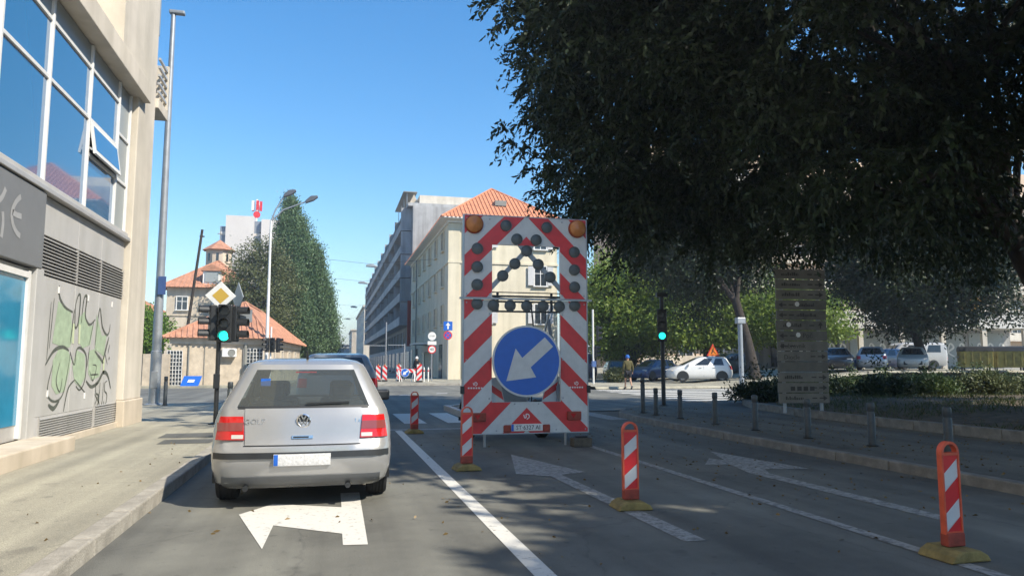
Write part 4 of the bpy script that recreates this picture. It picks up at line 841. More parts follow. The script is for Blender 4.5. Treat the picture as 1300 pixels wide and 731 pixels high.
# ------------------------------------------------------------ street lamps, signals, signs
lp = thing('street_lamp', 'tall straight grey street lamp with single small head at the office corner', 'street lamp', (-5.1, 24.0, .115))
MB().tube([(0, 0, 0), (0, 0, 1.6), (0, 0, 1.62), (0, 0, 12.2)], [.16, .155, .135, .07], 16).build('pole', M_steel, lp, smooth=40); MB().lathe([(0, 0), (.26, 0), (.26, .03), (.17, .06)], 16).build('base_plate', M_steel, lp)
MB().box(-.12, .34, -.10, .10, 12.2, 12.32).build('lamp_head', M_lampgrey, lp, bevel=.03); MB().box(-.02, .20, -.17, -.15, 3.3, 3.85).build('number_sign', mat('faded_blue', (.05, .10, .26), .5), lp); MB().box(-.1, .1, -.165, -.12, .5, 1.0).build('access_door', M_steel, lp, bevel=.01)
lp2 = thing('leaning_pole', 'thin dark wooden pole rising behind the tall street lamp', 'pole', (-9.6, 52, .1)); MB().tube([(0, 0, 0), (1.0, 0, 10.2)], [.11, .08], 10).build('shaft', M_bark, lp2); MB().box(.85, 1.15, -.05, .05, 9.7, 9.78).build('crossarm', M_bark, lp2)
dl = thing('street_lamp', 'double armed street lamp with two drooping heads in front of the cypress trees', 'street lamp', (-3.75, 46.1, .115))
MB().tube([(0, 0, 0), (0, 0, 1.2), (0, 0, 9.9)], [.13, .11, .06], 14).build('pole', M_wht, dl, smooth=40)
for sx, hx, hz in ((1, 1.05, 11.75), (1, 2.35, 11.45)):
    MB().tube([(0, 0, 9.85), (.25 if hx < 2 else .7, 0, 10.6), (hx-.3, 0, hz-.25)], [.05, .045, .04], 10).build('arm', M_lampgrey, dl, smooth=40); MB().prism([(hx-.35, hz-.38), (hx+.1, hz-.2), (hx+.38, hz+.02), (hx+.35, hz+.14), (hx-.05, hz+.1), (hx-.38, hz-.22)], 'y', -.14, .14).build('lamp_head', mat('lamp_head_dark', (.09, .10, .12), .5), dl, bevel=.04)
def signal_head(parent, x, z, lit=None, h=.92, y=-.15, rz=0, w=.28):
    b = MB().box(-w/2, w/2, -.07, .09, 0, h).build('signal_head', M_black, parent, bevel=.025, loc=(x, y, z)); b.rotation_euler = (0, 0, rz); s = h/3
    for k in range(3):
        zz = s*(2.5-k); MB().lathe([(.0, -.085), (.075, -.08), (.098, -.071)], 20, (0, 0, zz), 'y').build('lens', M_green if lit == k else M_led, b)
        hood = [(.108*math.cos(a), zz+.108*math.sin(a)) for a in [R(-20+220*i/14) for i in range(15)]]; inn = [(.10*math.cos(a), zz+.10*math.sin(a)) for a in [R(-20+220*i/14) for i in range(14, -1, -1)]]
        MB().prism(hood+inn, 'y', -.27, -.07).build('visor', M_black, b)
    return b
t1 = thing('traffic_light', 'traffic light showing green under a yellow diamond priority sign', 'traffic light', (-2.26, 16.15, .115))
MB().tube([(0, 0, 0), (0, 0, 2.8)], .046, 14).build('pole', M_black, t1, smooth=40); MB().lathe([(0, 0), (.14, 0), (.14, .02), (.06, .04)], 14).build('base_plate', M_black, t1)
signal_head(t1, .12, 1.66, 2, .78, -.10); signal_head(t1, -.14, 1.70, None, .74, .02, R(-75)); signal_head(t1, .30, 1.68, None, .74, .02, R(80), .22)
MB().box(-.06, .06, -.12, -.05, .72, 1.02).build('control_box', M_black, t1, bevel=.01)
def diamond(s): return [(0, -s), (s, 0), (0, s), (-s, 0)]
pr = MB().prism([(x*1.0, z+2.62) for x, z in diamond(.30)], 'y', -.09, -.07).build('priority_sign', M_refl, t1, bevel=.006); MB().prism([(x, z+2.62) for x, z in diamond(.165)], 'y', -.094, -.0905).build('yellow_field', mat('shaded_sign_yellow', (.42, .28, .04), .4, var=.05), pr); pr.rotation_euler = (0, 0, R(8))  # yellow muted so the colour holds the tree's shade
MB().prism([(.02+x, z+2.60) for x, z in diamond(.33)], 'x', .36, .375).build('side_sign', M_lampgrey, t1).rotation_euler = (0, 0, R(25))
MB().prism([(.10, 2.0), (.62, 2.1), (.62, 2.36), (.10, 2.26)], 'y', .16, .18).build('side_sign', M_lampgrey, t1)
t2 = thing('traffic_light', 'traffic light showing green on dark pole beside the zebra crossing', 'traffic light', (9.52, 20.0, .115)); MB().tube([(0, 0, 0), (0, 0, 3.35)], .062, 14).build('pole', M_black, t2, smooth=40); MB().lathe([(0, 0), (.14, 0), (.14, .02), (.07, .04)], 14).build('base_plate', M_black, t2)
signal_head(t2, -.075, 1.88, 2, .95, -.15, R(-25)); MB().box(-.17, .17, -.06, .06, 3.2, 3.32).build('bracket', M_black, t2)
t3 = thing('traffic_light', 'small cluster of signal heads on white post before the annex grille gate', 'traffic light', (-3.45, 45.2, .115)); MB().tube([(0, 0, 0), (0, 0, 3.4)], .05, 10).build('pole', M_wht, t3); signal_head(t3, -.22, 1.9, None, .85, -.05, R(-60)); signal_head(t3, .1, 1.9, None, .85, -.15); signal_head(t3, .42, 1.9, None, .85, -.05, R(70))
t4 = thing('traffic_light', 'white signal post with side-facing pedestrian heads next to the dark blue van', 'traffic light', (15.35, 41.8, .12)); MB().tube([(0, 0, 0), (0, 0, 4.5)], .06, 10).build('pole', M_wht, t4); signal_head(t4, .3, 2.6, None, .9, 0, R(70)); signal_head(t4, .18, 1.6, None, .7, 0, R(50)); MB().box(-.1, .14, -.12, .1, 1.05, 1.4).build('control_box', mat('box_blue', (.06, .12, .3), .5), t4)
p5 = thing('sign_post', 'plain grey steel post with cap at the edge of the shaded hedge', 'post', (19.9, 32.9, .05)); MB().tube([(0, 0, 0), (0, 0, 3.6)], .12, 12).build('post', M_lampgrey, p5, smooth=40); MB().box(-.2, .24, -.15, .15, 3.3, 3.6).build('cap_box', M_steel, p5, bevel=.02)
def round_sign(parent, z, r, rimm, fieldm, y=-.06):
    o = MB().lathe([(0, 0), (r, 0), (r, .015), (0, .015)], 28, (0, y, z), 'y').build('round_sign', rimm, parent); MB().lathe([(0, -.003), (r*.76, -.003)], 28, (0, y, z), 'y').build('sign_field', fieldm, o); return o
s1 = thing('sign_post', 'post with white round sign above a small plate and a red ringed limit sign', 'road sign', (7.15, 53.5, .115)); MB().tube([(0, 0, 0), (0, 0, 3.5)], .045, 10).build('post', M_steel, s1)
o_ = round_sign(s1, 3.25, .30, M_wht, M_wht); text('sign_mark', 'STOP', .16, M_black, o_, (0, -.067, 3.25), (R(90), 0, 0)); MB().box(-.32, .32, -.07, -.055, 2.62, 2.88).build('plate', M_wht, s1)
o_ = round_sign(s1, 2.28, .30, M_red, M_wht); text('sign_mark', '40', .30, M_black, o_, (0, -.067, 2.28), (R(90), 0, 0))
s2 = thing('sign_post', 'post with blue one way arrow sign over a no parking disc', 'road sign', (8.55, 55.0, .115)); MB().tube([(0, 0, 0), (0, 0, 4.4)], .05, 10).build('post', M_steel, s2)
q = MB().box(-.34, .34, -.08, -.06, 3.75, 4.43).build('one_way_sign', M_blue, s2, bevel=.004); MB().prism([(-.06, 3.85), (.06, 3.85), (.06, 4.12), (.18, 4.12), (0, 4.36), (-.18, 4.12), (-.06, 4.12)], 'y', -.086, -.082).build('white_arrow', M_wht, q)
o_ = round_sign(s2, 3.38, .33, M_red, M_blue); MB().bar((-.19, -.066, 3.57), (.19, -.066, 3.19), .06, .006, (0, 1, 0)).bar((-.19, -.066, 3.19), (.19, -.066, 3.57), .055, .004, (0, 1, 0)).build('red_cross', M_red, o_)
ws = thing('roadworks_sign', 'orange triangular roadworks sign on a thin post behind the white hatchback', 'road sign', (26.2, 47.0, .45)); MB().tube([(0, 0, 0), (0, 0, 2.0)], .03, 8).build('post', M_steel, ws)
M_or = mat('sign_orange', (.75, .22, .02), .4, var=.05); tri = MB().prism([(-.5, 1.45), (.5, 1.45), (0, 2.32)], 'y', -.06, -.04).build('triangle', M_red, ws, bevel=.01); MB().prism([(-.39, 1.51), (.39, 1.51), (0, 2.19)], 'y', -.066, -.0605).build('orange_field', M_or, tri)
MB().bar((-.12, -.069, 1.60), (.02, -.069, 1.95), .06, .006, (0, 1, 0)).bar((.02, -.069, 1.80), (.2, -.069, 1.62), .05, .004, (0, 1, 0)).build('worker_symbol', M_black, tri)
# stacked direction sign in the bed
ds = thing('direction_sign', 'tall stack of thirteen worn direction panels standing in the flower bed', 'direction sign', (10.75, 15.1, .2)); ds.rotation_euler = (0, 0, R(-6)); M_dp = mat('worn_sign_panel', (.18, .167, .142), .6, var=.22, scale=3); M_dp2 = mat('darker_sign_panel', (.14, .13, .11), .6, var=.25, scale=3); M_ink = mat('faded_ink', (.05, .045, .04), .7, var=.3)
for sx in (-.46, .46): MB().tube([(sx, .06, 0), (sx, .06, 3.32)], .04, 10).build('post', M_steel, ds)
dirs = 'rrrllullr.rrr'.replace('lluul', 'llul')
for i in range(13):
    z1 = 3.36-i*.242; arrow = dirs[i]; pn = MB().box(-.63+random.uniform(-.015, .015), .63+random.uniform(-.015, .015), -.02, .02, z1-.226, z1).build('direction_panel', M_dp2 if i in (3, 4, 5, 6, 9) else M_dp, ds, bevel=.006); zc = z1-.115
    if arrow != '.':
        d = -1 if arrow == 'l' else 1; ax = d*.47; b = MB()
        if arrow == 'u': b.bar((ax, -.022, zc-.07), (ax, -.022, zc+.02), .03, .004, (0, 1, 0)).prism([(ax-.06, zc+.0), (ax+.06, zc), (ax, zc+.085)], 'y', -.0245, -.0215)
        else: b.bar((ax-d*.1, -.022, zc), (ax+d*.02, -.022, zc), .026, .004, (0, 1, 0)).prism([(ax+d*.0, zc+.06), (ax+d*.0, zc-.06), (ax+d*.10, zc)], 'y', -.0245, -.0215)
        b.bar((ax-d*.28, -.022, zc), (ax-d*.16, -.022, zc), .026, .004, (0, 1, 0)); b.build('arrow', M_ink, pn)
    if i == 7: text('lettering', 'Dubrovnik', .16, M_ink, pn, (-.24, -.0225, zc), (R(90), 0, 0), ext=.0008, sx=.9)
    elif i == 8: text('lettering', 'Diocle', .15, M_ink, pn, (-.28, -.0225, zc-.02), (R(90), 0, 0), ext=.0008)
    elif i == 6: text('lettering', 'Poč', .16, M_ink, pn, (.14, -.0225, zc), (R(90), 0, 0), ext=.0008)
    elif i == 11:
        for k in range(4): MB().box(-.34+k*.16, -.23+k*.16, -.0235, -.0215, zc-.07, zc+.03).build('pictogram', M_ink, pn)
    elif i != 9:
        xo = .1 if arrow == 'l' else -.25; b = MB(); x = xo-.22
        while x < xo+.22: w_ = random.uniform(.018, .045); b.box(x, x+w_, -.023, -.0213, zc-.035, zc+random.choice((.01, .02, .045))); x += w_+.014
        b.build('faded_lettering', M_ink, pn)
    if i in (3, 5, 6): MB().prism(circle(-.1 if i != 5 else -.33, zc+.02, .06, 7), 'y', -.0238, -.0235).build('sticker', M_wht, pn)
# barriers at the closed carriageway
def beacon_board(label, x, y, h=1.0, w=.32, sg=1):
    t = thing('beacon_board', label, 'beacon', (x, y, .12), 0, 'red and white beacon boards at the closed carriageway'); MB().box(-w*.6, w*.6, -.25, .25, 0, .1).build('base', M_black, t, bevel=.01); MB().box(-w/2, w/2, -.02, .02, .12, h+.1).build('board', M_refl, t)
    for k in range(-1, 6):
        p = band([(-w/2, .12), (w/2, .12), (w/2, h+.1), (-w/2, h+.1)], sg*1.0, 1, .15+k*.4, .35+k*.4)
        if len(p) > 2: MB().add([(a, -.0225, b) for a, b in p], [tuple(range(len(p)))]).build('red_stripe', M_red, t)
    MB().tube([(0, 0, h+.1), (0, 0, h+.2)], .05, 8).build('lamp_socket', M_amber, t)
LBB = 'red and white beacon board near the blue grey tall car at the closed carriageway'
beacon_board(LBB, 3.25, 52.5, 1.0, .32, 1); beacon_board(LBB, 3.72, 52.7, 1.0, .32, 1); beacon_board('beacon board standing behind the barrier with the blue disc', 4.75, 53.2, 1.05, .32, 1); beacon_board('beacon board beside the pair of white pegs', 5.85, 50.0, 1.1, .34, -1)
br_ = thing('road_barrier', 'striped barrier plank on trestles with a blue arrow disc', 'barrier', (5.15, 51.5, .12)); pk_ = MB().box(-.62, .62, -.02, .02, .62, .88).build('plank', M_refl, br_)
for k in range(-4, 6):
    p = band([(-.62, .62), (.62, .62), (.62, .88), (-.62, .88)], 1, 1, k*.36+.6, k*.36+.78)
    if len(p) > 2: MB().add([(a, -.0225, b) for a, b in p], [tuple(range(len(p)))]).build('red_stripe', M_red, pk_)
for sx in (-.52, .52): MB().bar((sx-.2, 0, 0), (sx, 0, .8), .05, .05).bar((sx+.2, 0.03, 0), (sx, .03, .8), .05, .05).bar((sx, -.35, 0), (sx, -.03, .62), .05, .05).build('trestle', M_wht, br_)
dd = MB().lathe([(0, 0), (.29, 0), (.29, .015), (0, .015)], 28, (-.12, -.08, .62), 'y').build('arrow_disc', M_wht, br_); MB().lathe([(0, -.003), (.27, -.003)], 28, (-.12, -.08, .62), 'y').build('blue_field', M_blue, dd)
MB().prism([(-.12+x*.48, .62+z*.48) for x, z in ((-.345, -.32), (-.19, .20), (-.08, .05), (.30, .385), (.44, .235), (.06, -.10), (.15, -.26))], 'y', -.088, -.0835).build('white_arrow', M_wht, dd)
for x in (6.35, 6.65): t = thing('white_peg', 'one of two short white pegs beside the beacon board', 'peg', (x, 51.5, .115), 0, 'short white pegs'); MB().lathe([(0, 0), (.05, 0), (.05, .95), (.03, 1.0), (0, 1.01)], 10).build('peg', M_wht, t); MB().lathe([(.051, .7), (.052, .8)], 10).build('band', M_red, t)
for x, y, h in ((4.3, 60, 4.6), (5.6, 58, 2.8)): t = thing('site_post', 'slim steel post of the %s scaffold gate behind the barriers' % ('taller' if h > 4 else 'lower'), 'post', (x, y, .115)); MB().tube([(0, 0, 0), (0, 0, h)], .05, 8).build('post', M_steel, t); MB().bar((-1.3, 0, 2.7), (0, 0, 2.7), .05, .05).build('rail', M_steel, t)
bs = thing('board_sign', 'small blue board sign leaning on the pavement before the stone annex', 'sign', (-7.6, 44.4, .115)); bb = MB().add([(-.55, 0, 0), (.4, 0, 0), (.55, .25, .55), (-.4, .25, .55), (-.55, .04, 0), (.4, .04, 0), (.55, .29, .55), (-.4, .29, .55)], [(0, 1, 2, 3), (7, 6, 5, 4), (0, 4, 5, 1), (1, 5, 6, 2), (2, 6, 7, 3), (3, 7, 4, 0)]).build('board', M_blue, bs)
MB().add([(-.2, .075, .18), (.15, .075, .18), (.2, .14, .33), (-.14, .14, .33)], [(0, 1, 2, 3)]).build('white_mark', M_wht, bs, loc=(0, -.01, .02)); MB().bar((0, .5, 0), (0, .27, .5), .04, .04).build('stay', M_steel, bs)
# lamps hung over the street on wires
for i, (y, z) in enumerate(((68, 10.3), (88, 10.9), (122, 10.6), (165, 11.2))):
    t = thing('hanging_lamp', 'street lamp hung on a wire across the straight street', 'street lamp', (3.4, y, z), 0, 'lamps hung over the street'); MB().prism([(-.5, -.05), (.55, -.12), (.6, .0), (.1, .2), (-.45, .12)], 'y', -.2, .2).build('lamp_head', M_lampgrey, t, bevel=.03); MB().tube([(-9, 0, .9), (0, 0, .2), (6.2, 0, .9)], .014, 5).build('wire', M_black, t)

# ------------------------------------------------------------ people
def skin(verts, edges, radii, name, m, parent, sub=2):
    me = bpy.data.meshes.new(name); me.from_pydata(verts, edges, []); o = bpy.data.objects.new(name, me); COL.objects.link(o)
    sk = o.modifiers.new('s', 'SKIN'); ly = me.skin_vertices[0].data
    for i, r in enumerate(radii): ly[i].radius = r if hasattr(r, '__len__') else (r, r)
    ly[0].use_root = True; o.modifiers.new('d', 'SUBSURF').levels = sub; o.modifiers['d'].render_levels = sub
    dg = bpy.context.evaluated_depsgraph_get(); nm = bpy.data.meshes.new_from_object(o.evaluated_get(dg)); bpy.data.objects.remove(o); nm.shade_smooth(); nm.materials.clear(); nm.materials.append(m)
    return link(name, nm, parent)
M_skin = mat('skin', (.42, .24, .16), .6, var=.08)
def person(label, loc, rz, top, bottom, cap, bare=True, s=1.0, capname='cap'):
    t = thing('person', label, 'person', loc, rz); t.scale = (s, s, s)      # walks towards +y
    J = dict(pel=(0, 0, .95), bel=(0, .0, 1.08), che=(0, .03, 1.30), neck=(0, .05, 1.48), hd=(0, .07, 1.57), ht=(0, .06, 1.72), sl=(-.19, .03, 1.42), sr=(.19, .03, 1.42), el=(-.25, -.02, 1.14), er=(.25, -.04, 1.14), wl=(-.24, .10, .90), wr=(.25, .04, .89), hl=(-.23, .13, .80), hr=(.25, .06, .79),
             pl=(-.09, 0, .90), pr=(.09, 0, .90), kl=(-.10, .16, .50), kr=(.10, -.04, .50), al=(-.10, .20, .09), ar=(.10, -.30, .16), tl=(-.11, .38, .05), tr=(.11, -.16, .03))
    K = list(J); ix = {k: i for i, k in enumerate(K)}; E = [('pel', 'bel'), ('bel', 'che'), ('che', 'neck'), ('neck', 'hd'), ('hd', 'ht'), ('che', 'sl'), ('che', 'sr'), ('sl', 'el'), ('sr', 'er'), ('el', 'wl'), ('er', 'wr'), ('wl', 'hl'), ('wr', 'hr'), ('pel', 'pl'), ('pel', 'pr'), ('pl', 'kl'), ('pr', 'kr'), ('kl', 'al'), ('kr', 'ar'), ('al', 'tl'), ('ar', 'tr')]
    RD = dict(pel=(.14, .10), bel=(.13, .09), che=(.15, .10), neck=.055, hd=.085, ht=.075, sl=.06, sr=.06, el=.042, er=.042, wl=.03, wr=.03, hl=.035, hr=.035, pl=.085, pr=.085, kl=.055, kr=.055, al=.036, ar=.036, tl=.035, tr=.035)
    skin([J[k] for k in K], [(ix[a], ix[b]) for a, b in E], [RD[k] for k in K], 'body', M_skin, t)
    def sub(keys, es, rad, name, m):
        ii = {k: i for i, k in enumerate(keys)}; return skin([J[k] for k in keys], [(ii[a], ii[b]) for a, b in es], [rad[k] for k in keys], name, m, t)
    sub(['pel', 'bel', 'che', 'neck', 'sl', 'sr', 'el', 'er', 'wl', 'wr'], [('pel', 'bel'), ('bel', 'che'), ('che', 'neck'), ('che', 'sl'), ('che', 'sr'), ('sl', 'el'), ('sr', 'er'), ('el', 'wl'), ('er', 'wr')], dict(pel=(.19, .14), bel=(.18, .14), che=(.20, .15), neck=.085, sl=.09, sr=.09, el=.066, er=.066, wl=.05, wr=.05), 'jacket', top)
    J2 = dict(J); 
    if bare: J['kl2'] = (-.10, .12, .58); J['kr2'] = (.10, -.03, .58); sub(['pel', 'pl', 'pr', 'kl2', 'kr2'], [('pel', 'pl'), ('pel', 'pr'), ('pl', 'kl2'), ('pr', 'kr2')], dict(pel=(.17, .13), pl=.115, pr=.115, kl2=.09, kr2=.09), 'shorts', bottom)
    else: sub(['pel', 'pl', 'pr', 'kl', 'kr', 'al', 'ar'], [('pel', 'pl'), ('pel', 'pr'), ('pl', 'kl'), ('pr', 'kr'), ('kl', 'al'), ('kr', 'ar')], dict(pel=(.17, .13), pl=.11, pr=.11, kl=.08, kr=.08, al=.06, ar=.06), 'trousers', bottom)
    MB().lathe([(.112, 1.63), (.115, 1.68), (.095, 1.76), (.05, 1.80), (0, 1.81)], 18, (0, .065, 0)).box(-.07, .07, .14, .26, 1.635, 1.65).build(capname, cap, t, smooth=50)
    for a, b in (('al', 'tl'), ('ar', 'tr')): MB().tube([(J[a][0], J[a][1]-.05, J[a][2]), J[b]], [.052, .045], 10).build('shoe', M_black, t, smooth=50)
M_olive = mat('olive_cloth', (.085, .075, .028), .9, var=.2, scale=6); M_navy = mat('dark_cloth', (.016, .017, .022), .9, var=.2); M_capb = mat('blue_cloth', (.02, .12, .42), .8, var=.1)
person('person in olive jacket, dark shorts and blue cap walking away over the crossing', (15.1, 35.9, .02), R(-6), M_olive, M_navy, M_capb)
person('person in dark clothes and white cap standing behind the barriers', (6.05, 53.2, .115), R(150), M_navy, M_navy, M_wht, False, .98)
# ------------------------------------------------------------ trees and plants
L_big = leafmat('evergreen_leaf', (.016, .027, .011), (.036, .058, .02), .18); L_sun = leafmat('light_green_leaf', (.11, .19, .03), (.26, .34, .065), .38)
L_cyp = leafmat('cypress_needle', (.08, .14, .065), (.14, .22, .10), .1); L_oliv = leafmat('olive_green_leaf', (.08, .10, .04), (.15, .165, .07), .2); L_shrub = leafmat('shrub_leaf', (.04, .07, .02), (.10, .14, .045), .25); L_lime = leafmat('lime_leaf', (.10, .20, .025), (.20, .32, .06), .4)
L_grass = leafmat('grass_blade', (.035, .055, .015), (.10, .11, .035), .25); L_dry = leafmat('fallen_leaf', (.10, .065, .025), (.22, .15, .06), .1)
def limbs(t, base, tips, r0, m=M_bark, mid=.5):
    b = MB(); base = Vector(base)
    for tip, r in tips:
        tip = Vector(tip); md = base.lerp(tip, mid)+Vector((random.uniform(-.4, .4), random.uniform(-.4, .4), random.uniform(.2, .7)))
        b.tube([base, base.lerp(md, .5)+Vector((0, 0, .15)), md, md.lerp(tip, .5)+Vector((random.uniform(-.3, .3), random.uniform(-.3, .3), .2)), tip], [r, r*.8, r*.6, r*.4, r*.12], 8)
    return b.build('limb', m, t, smooth=60)
def bough_tree(name, label, trunk, top, r0, crown, nb, per, lm, seed, zmin, group, leaf=(.15, .06), tw=(6, 11), limbs_n=40, sig=(.85, .85, .5), length=.75, hollow=.45):
    # boughs (dense fans of twigs) spread through the crown volume with gaps between them
    t = thing(name, label, 'tree', trunk, 0, group); T = np.array(trunk); tp = Vector(np.array(top)-T)
    MB().tube([(0, 0, -.05), (0, 0, .25), tuple(tp*.5+Vector((.08, -.05, 0))), tuple(tp)], [r0*1.45, r0*1.1, r0*.9, r0*.75], 12).build('trunk', M_bark, t, smooth=60)
    B = np.concatenate([ell_pts(int(nb*w), np.array(c)-T, r, hollow, zmin-T[2]+.5, .10, seed+i) for i, (c, r, w) in enumerate(crown)])
    rg = np.random.default_rng(seed); K = np.repeat(B, per, axis=0)+rg.normal(size=(len(B)*per, 3))*np.array(sig); K[:, 2] = np.maximum(K[:, 2], zmin-T[2]+rg.uniform(-.25, .6, len(K)))
    far = B[rg.choice(len(B), min(limbs_n, len(B)), replace=False)]
    for i, s in enumerate(far):
        s = Vector(s); d = s-tp; r = r0*(.52 if i < 6 else .26); q = tp+d*.45+Vector((0, 0, .10*d.length)); k = Vector((rg.normal()*.3, rg.normal()*.3, rg.normal()*.2))
        MB().tube([tuple(tp*.9), tuple(tp.lerp(q, .5)+k), tuple(q), tuple(tp+d*.75-k), tuple(s)], [r, r*.8, r*.55, r*.3, r*.08], 7).build('limb', M_bark, t, smooth=60)
    cc = np.array(crown[0][0])-T; C, D = sprays(K, tw[0], tw[1], length, .45, cc, seed); n = len(C)
    leaves('crown', C, D, leaf[0]*RNG.uniform(.7, 1.25, n), leaf[1]*RNG.uniform(.7, 1.2, n), lm, t); return t
def tree(name, label, trunk, top, r0, crown, nclump, nleaf, sc, ln, wd, lm, seed, zmin=None, hollow=.5, droop=.5, tips=14, noise=.18, group=None, flat=.7):
    # trunk base (x,y,z) in the world, top of the bole; crown = list of (centre, radii) blobs in the world
    t = thing(name, label, 'tree', trunk, 0, group); T = np.array(trunk); tp = Vector(np.array(top)-T)
    MB().tube([(0, 0, -.05), (0, 0, .25), tuple(tp*.5+Vector((.08, -.05, 0))), tuple(tp)], [r0*1.45, r0*1.1, r0*.9, r0*.75], 12).build('trunk', M_bark, t, smooth=60)
    K = np.concatenate([ell_pts(int(nclump*w), np.array(c)-T, r, hollow, None if zmin is None else zmin-T[2], noise, seed+i) for i, (c, r, w) in enumerate(crown)])
    rg = np.random.default_rng(seed); sel = K[rg.choice(len(K), tips, replace=False)]
    lb_ = MB()
    for s in sel:
        s = Vector(s); d = s-tp; q = tp+d*.45+Vector((0, 0, .12*d.length)); lb_.tube([tuple(tp*.92), tuple(tp.lerp(q, .5)+Vector((0, 0, .1))), tuple(q), tuple(tp+d*.92)], [r0*.5, r0*.34, r0*.2, r0*.05], 7)
    lb_.build('limbs', M_bark, t, smooth=60)
    C, D = clumps(K, nleaf, sc, droop, flat); n = len(C)
    leaves('crown', C, D, ln*RNG.uniform(.7, 1.25, n), wd*RNG.uniform(.7, 1.2, n), lm, t); return t
TG = 'evergreen trees along the planted bed'
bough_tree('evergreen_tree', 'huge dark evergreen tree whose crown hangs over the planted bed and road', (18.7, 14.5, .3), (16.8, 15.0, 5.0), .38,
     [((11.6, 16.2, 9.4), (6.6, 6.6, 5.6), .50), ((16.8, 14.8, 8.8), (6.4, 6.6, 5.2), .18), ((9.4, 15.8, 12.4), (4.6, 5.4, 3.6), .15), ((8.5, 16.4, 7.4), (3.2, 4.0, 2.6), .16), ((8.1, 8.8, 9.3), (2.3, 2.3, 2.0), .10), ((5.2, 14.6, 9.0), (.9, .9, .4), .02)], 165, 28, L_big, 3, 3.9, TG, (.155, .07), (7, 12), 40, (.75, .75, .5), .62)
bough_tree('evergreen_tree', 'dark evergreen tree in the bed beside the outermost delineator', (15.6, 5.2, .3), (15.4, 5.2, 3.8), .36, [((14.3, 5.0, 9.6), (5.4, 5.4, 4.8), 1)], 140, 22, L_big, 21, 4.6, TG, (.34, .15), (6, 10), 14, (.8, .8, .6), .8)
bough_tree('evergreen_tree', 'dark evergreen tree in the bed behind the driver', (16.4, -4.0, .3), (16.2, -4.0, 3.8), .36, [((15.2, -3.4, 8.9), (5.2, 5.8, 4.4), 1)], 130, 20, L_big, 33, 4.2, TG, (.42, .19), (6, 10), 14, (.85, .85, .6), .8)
# far trees on the right: sunlit foliage behind the crossing
TB = 'light green trees behind the side street'
for i, (x, y, r, h, lab, lm, zm) in enumerate(((23.6, 57, 3.7, 10.8, 'tall light green tree rising beside the trailer board', L_sun, 2.2), (29.0, 53.5, 4.4, 8.6, 'broad light green tree arching over the white hatchback', L_sun, 3.0), (35.5, 52, 4.8, 8.2, 'broad light green tree with low bright boughs before the pavilion end', L_sun, 3.6), (26.0, 61, 4.5, 9, 'darker tree filling the gap behind the parked van', L_shrub, 1.6))):
    tree('broadleaf_tree', lab, (x, y, .15), (x+.2, y, 3.4), .24, [((x, y, h*.58), (r, r*.9, h*.42), 1)], 420, 46, .5, .30, .17, lm, 50+i, zm, .5, .4, 12, .2, TB)
tree('broadleaf_tree', 'dark tree with a leaning trunk before the pavilion', (36.9, 39.3, .95), (36.0, 39.6, 4.6), .3, [((36.2, 38.6, 7.6), (5.8, 4.6, 4.4), 1)], 1150, 56, .6, .26, .13, L_big, 71, 3.5, .5, .5, 14, .2)
tree('broadleaf_tree', 'dark tree with thick trunk behind the plain grey post', (25.2, 40.2, .5), (24.4, 40.8, 5.4), .34, [((23.8, 44.2, 9.6), (4.5, 4.2, 4.4), 1)], 900, 52, .6, .26, .13, L_big, 83, 4.2, .5, .5, 5, .2)
# left side
def cypress(label, x, y, h, r, lm, seed, n=700, fluff=.32):
    t = thing('cypress_tree', label, 'tree', (x, y, 0), 0, 'tall conifers behind the annex'); MB().tube([(0, 0, 0), (0, 0, h*.8)], [.35, .08], 8).build('trunk', M_bark, t)
    rg = np.random.default_rng(seed); npl = max(16, n//22); u = rg.uniform(.0, .93, npl)**.85; a = rg.uniform(0, 6.283, npl); prof = np.minimum(1, (1.0-u)*1.7)**.8*np.minimum(1, .62+u*1.6)
    Pc = np.stack([np.cos(a)*r*prof*rg.uniform(.55, .95, npl), np.sin(a)*r*prof*rg.uniform(.55, .95, npl), .9+u*(h-1.6)], 1); per = n//npl+1
    g = rg.normal(size=(npl, per, 3)); k_ = rg.uniform(-1, 1, (npl, per, 1)); g[..., 2] = 0; g *= .36*(1-.75*np.maximum(k_, 0)); K = (Pc[:, None, :]+g); K[..., 2] += k_[..., 0]*(.9+.05*h); K[..., 2] = np.clip(K[..., 2], .4, h); K = K.reshape(-1, 3)
    C, D = clumps(K, 80, fluff, 0, 1.5, 1.3); leaves('crown', C, D, .22, .10, lm, t); return t
cypress('tallest dark cypress rising behind the stone annex', -4.3, 78, 18.4, 3.0, L_cyp, 1, 1300); cypress('dark cypress on the street side of the tallest one', -2.1, 79, 14.2, 2.3, L_cyp, 2, 900); cypress('lower cypress closest to the straight street', -1.0, 86, 9.5, 1.7, L_cyp, 5, 500)
tree('broadleaf_tree', 'olive green tree between the monastery and the cypresses', (-6.4, 72, .1), (-6.3, 72, 3.5), .3, [((-6.7, 72, 7.2), (3.2, 3.0, 5.4), 1)], 480, 46, .42, .24, .12, L_oliv, 91, 1.4, .6, .1, 12, .18)
tree('broadleaf_tree', 'round lime green tree beside the garden gate', (-11.7, 50, .1), (-11.7, 50, 1.9), .14, [((-11.7, 50, 3.35), (1.75, 1.7, 1.5), 1)], 200, 46, .28, .2, .11, L_lime, 97, 1.9, .5, .2, 10, .12)
for i, (x, y, h) in enumerate(((-1.6, 120, 7.5), (-1.9, 150, 8))): tree('broadleaf_tree', 'dark street tree %s along the straight street' % ('first past the cypresses' if i == 0 else 'second past the cypresses'), (x-1.6, y, .1), (x-1.6, y, 2.5), .2, [((x-1.6, y, h*.6), (2.2, 2.4, h*.4), 1)], 160, 40, .5, .35, .2, L_cyp, 110+i, 1.5)
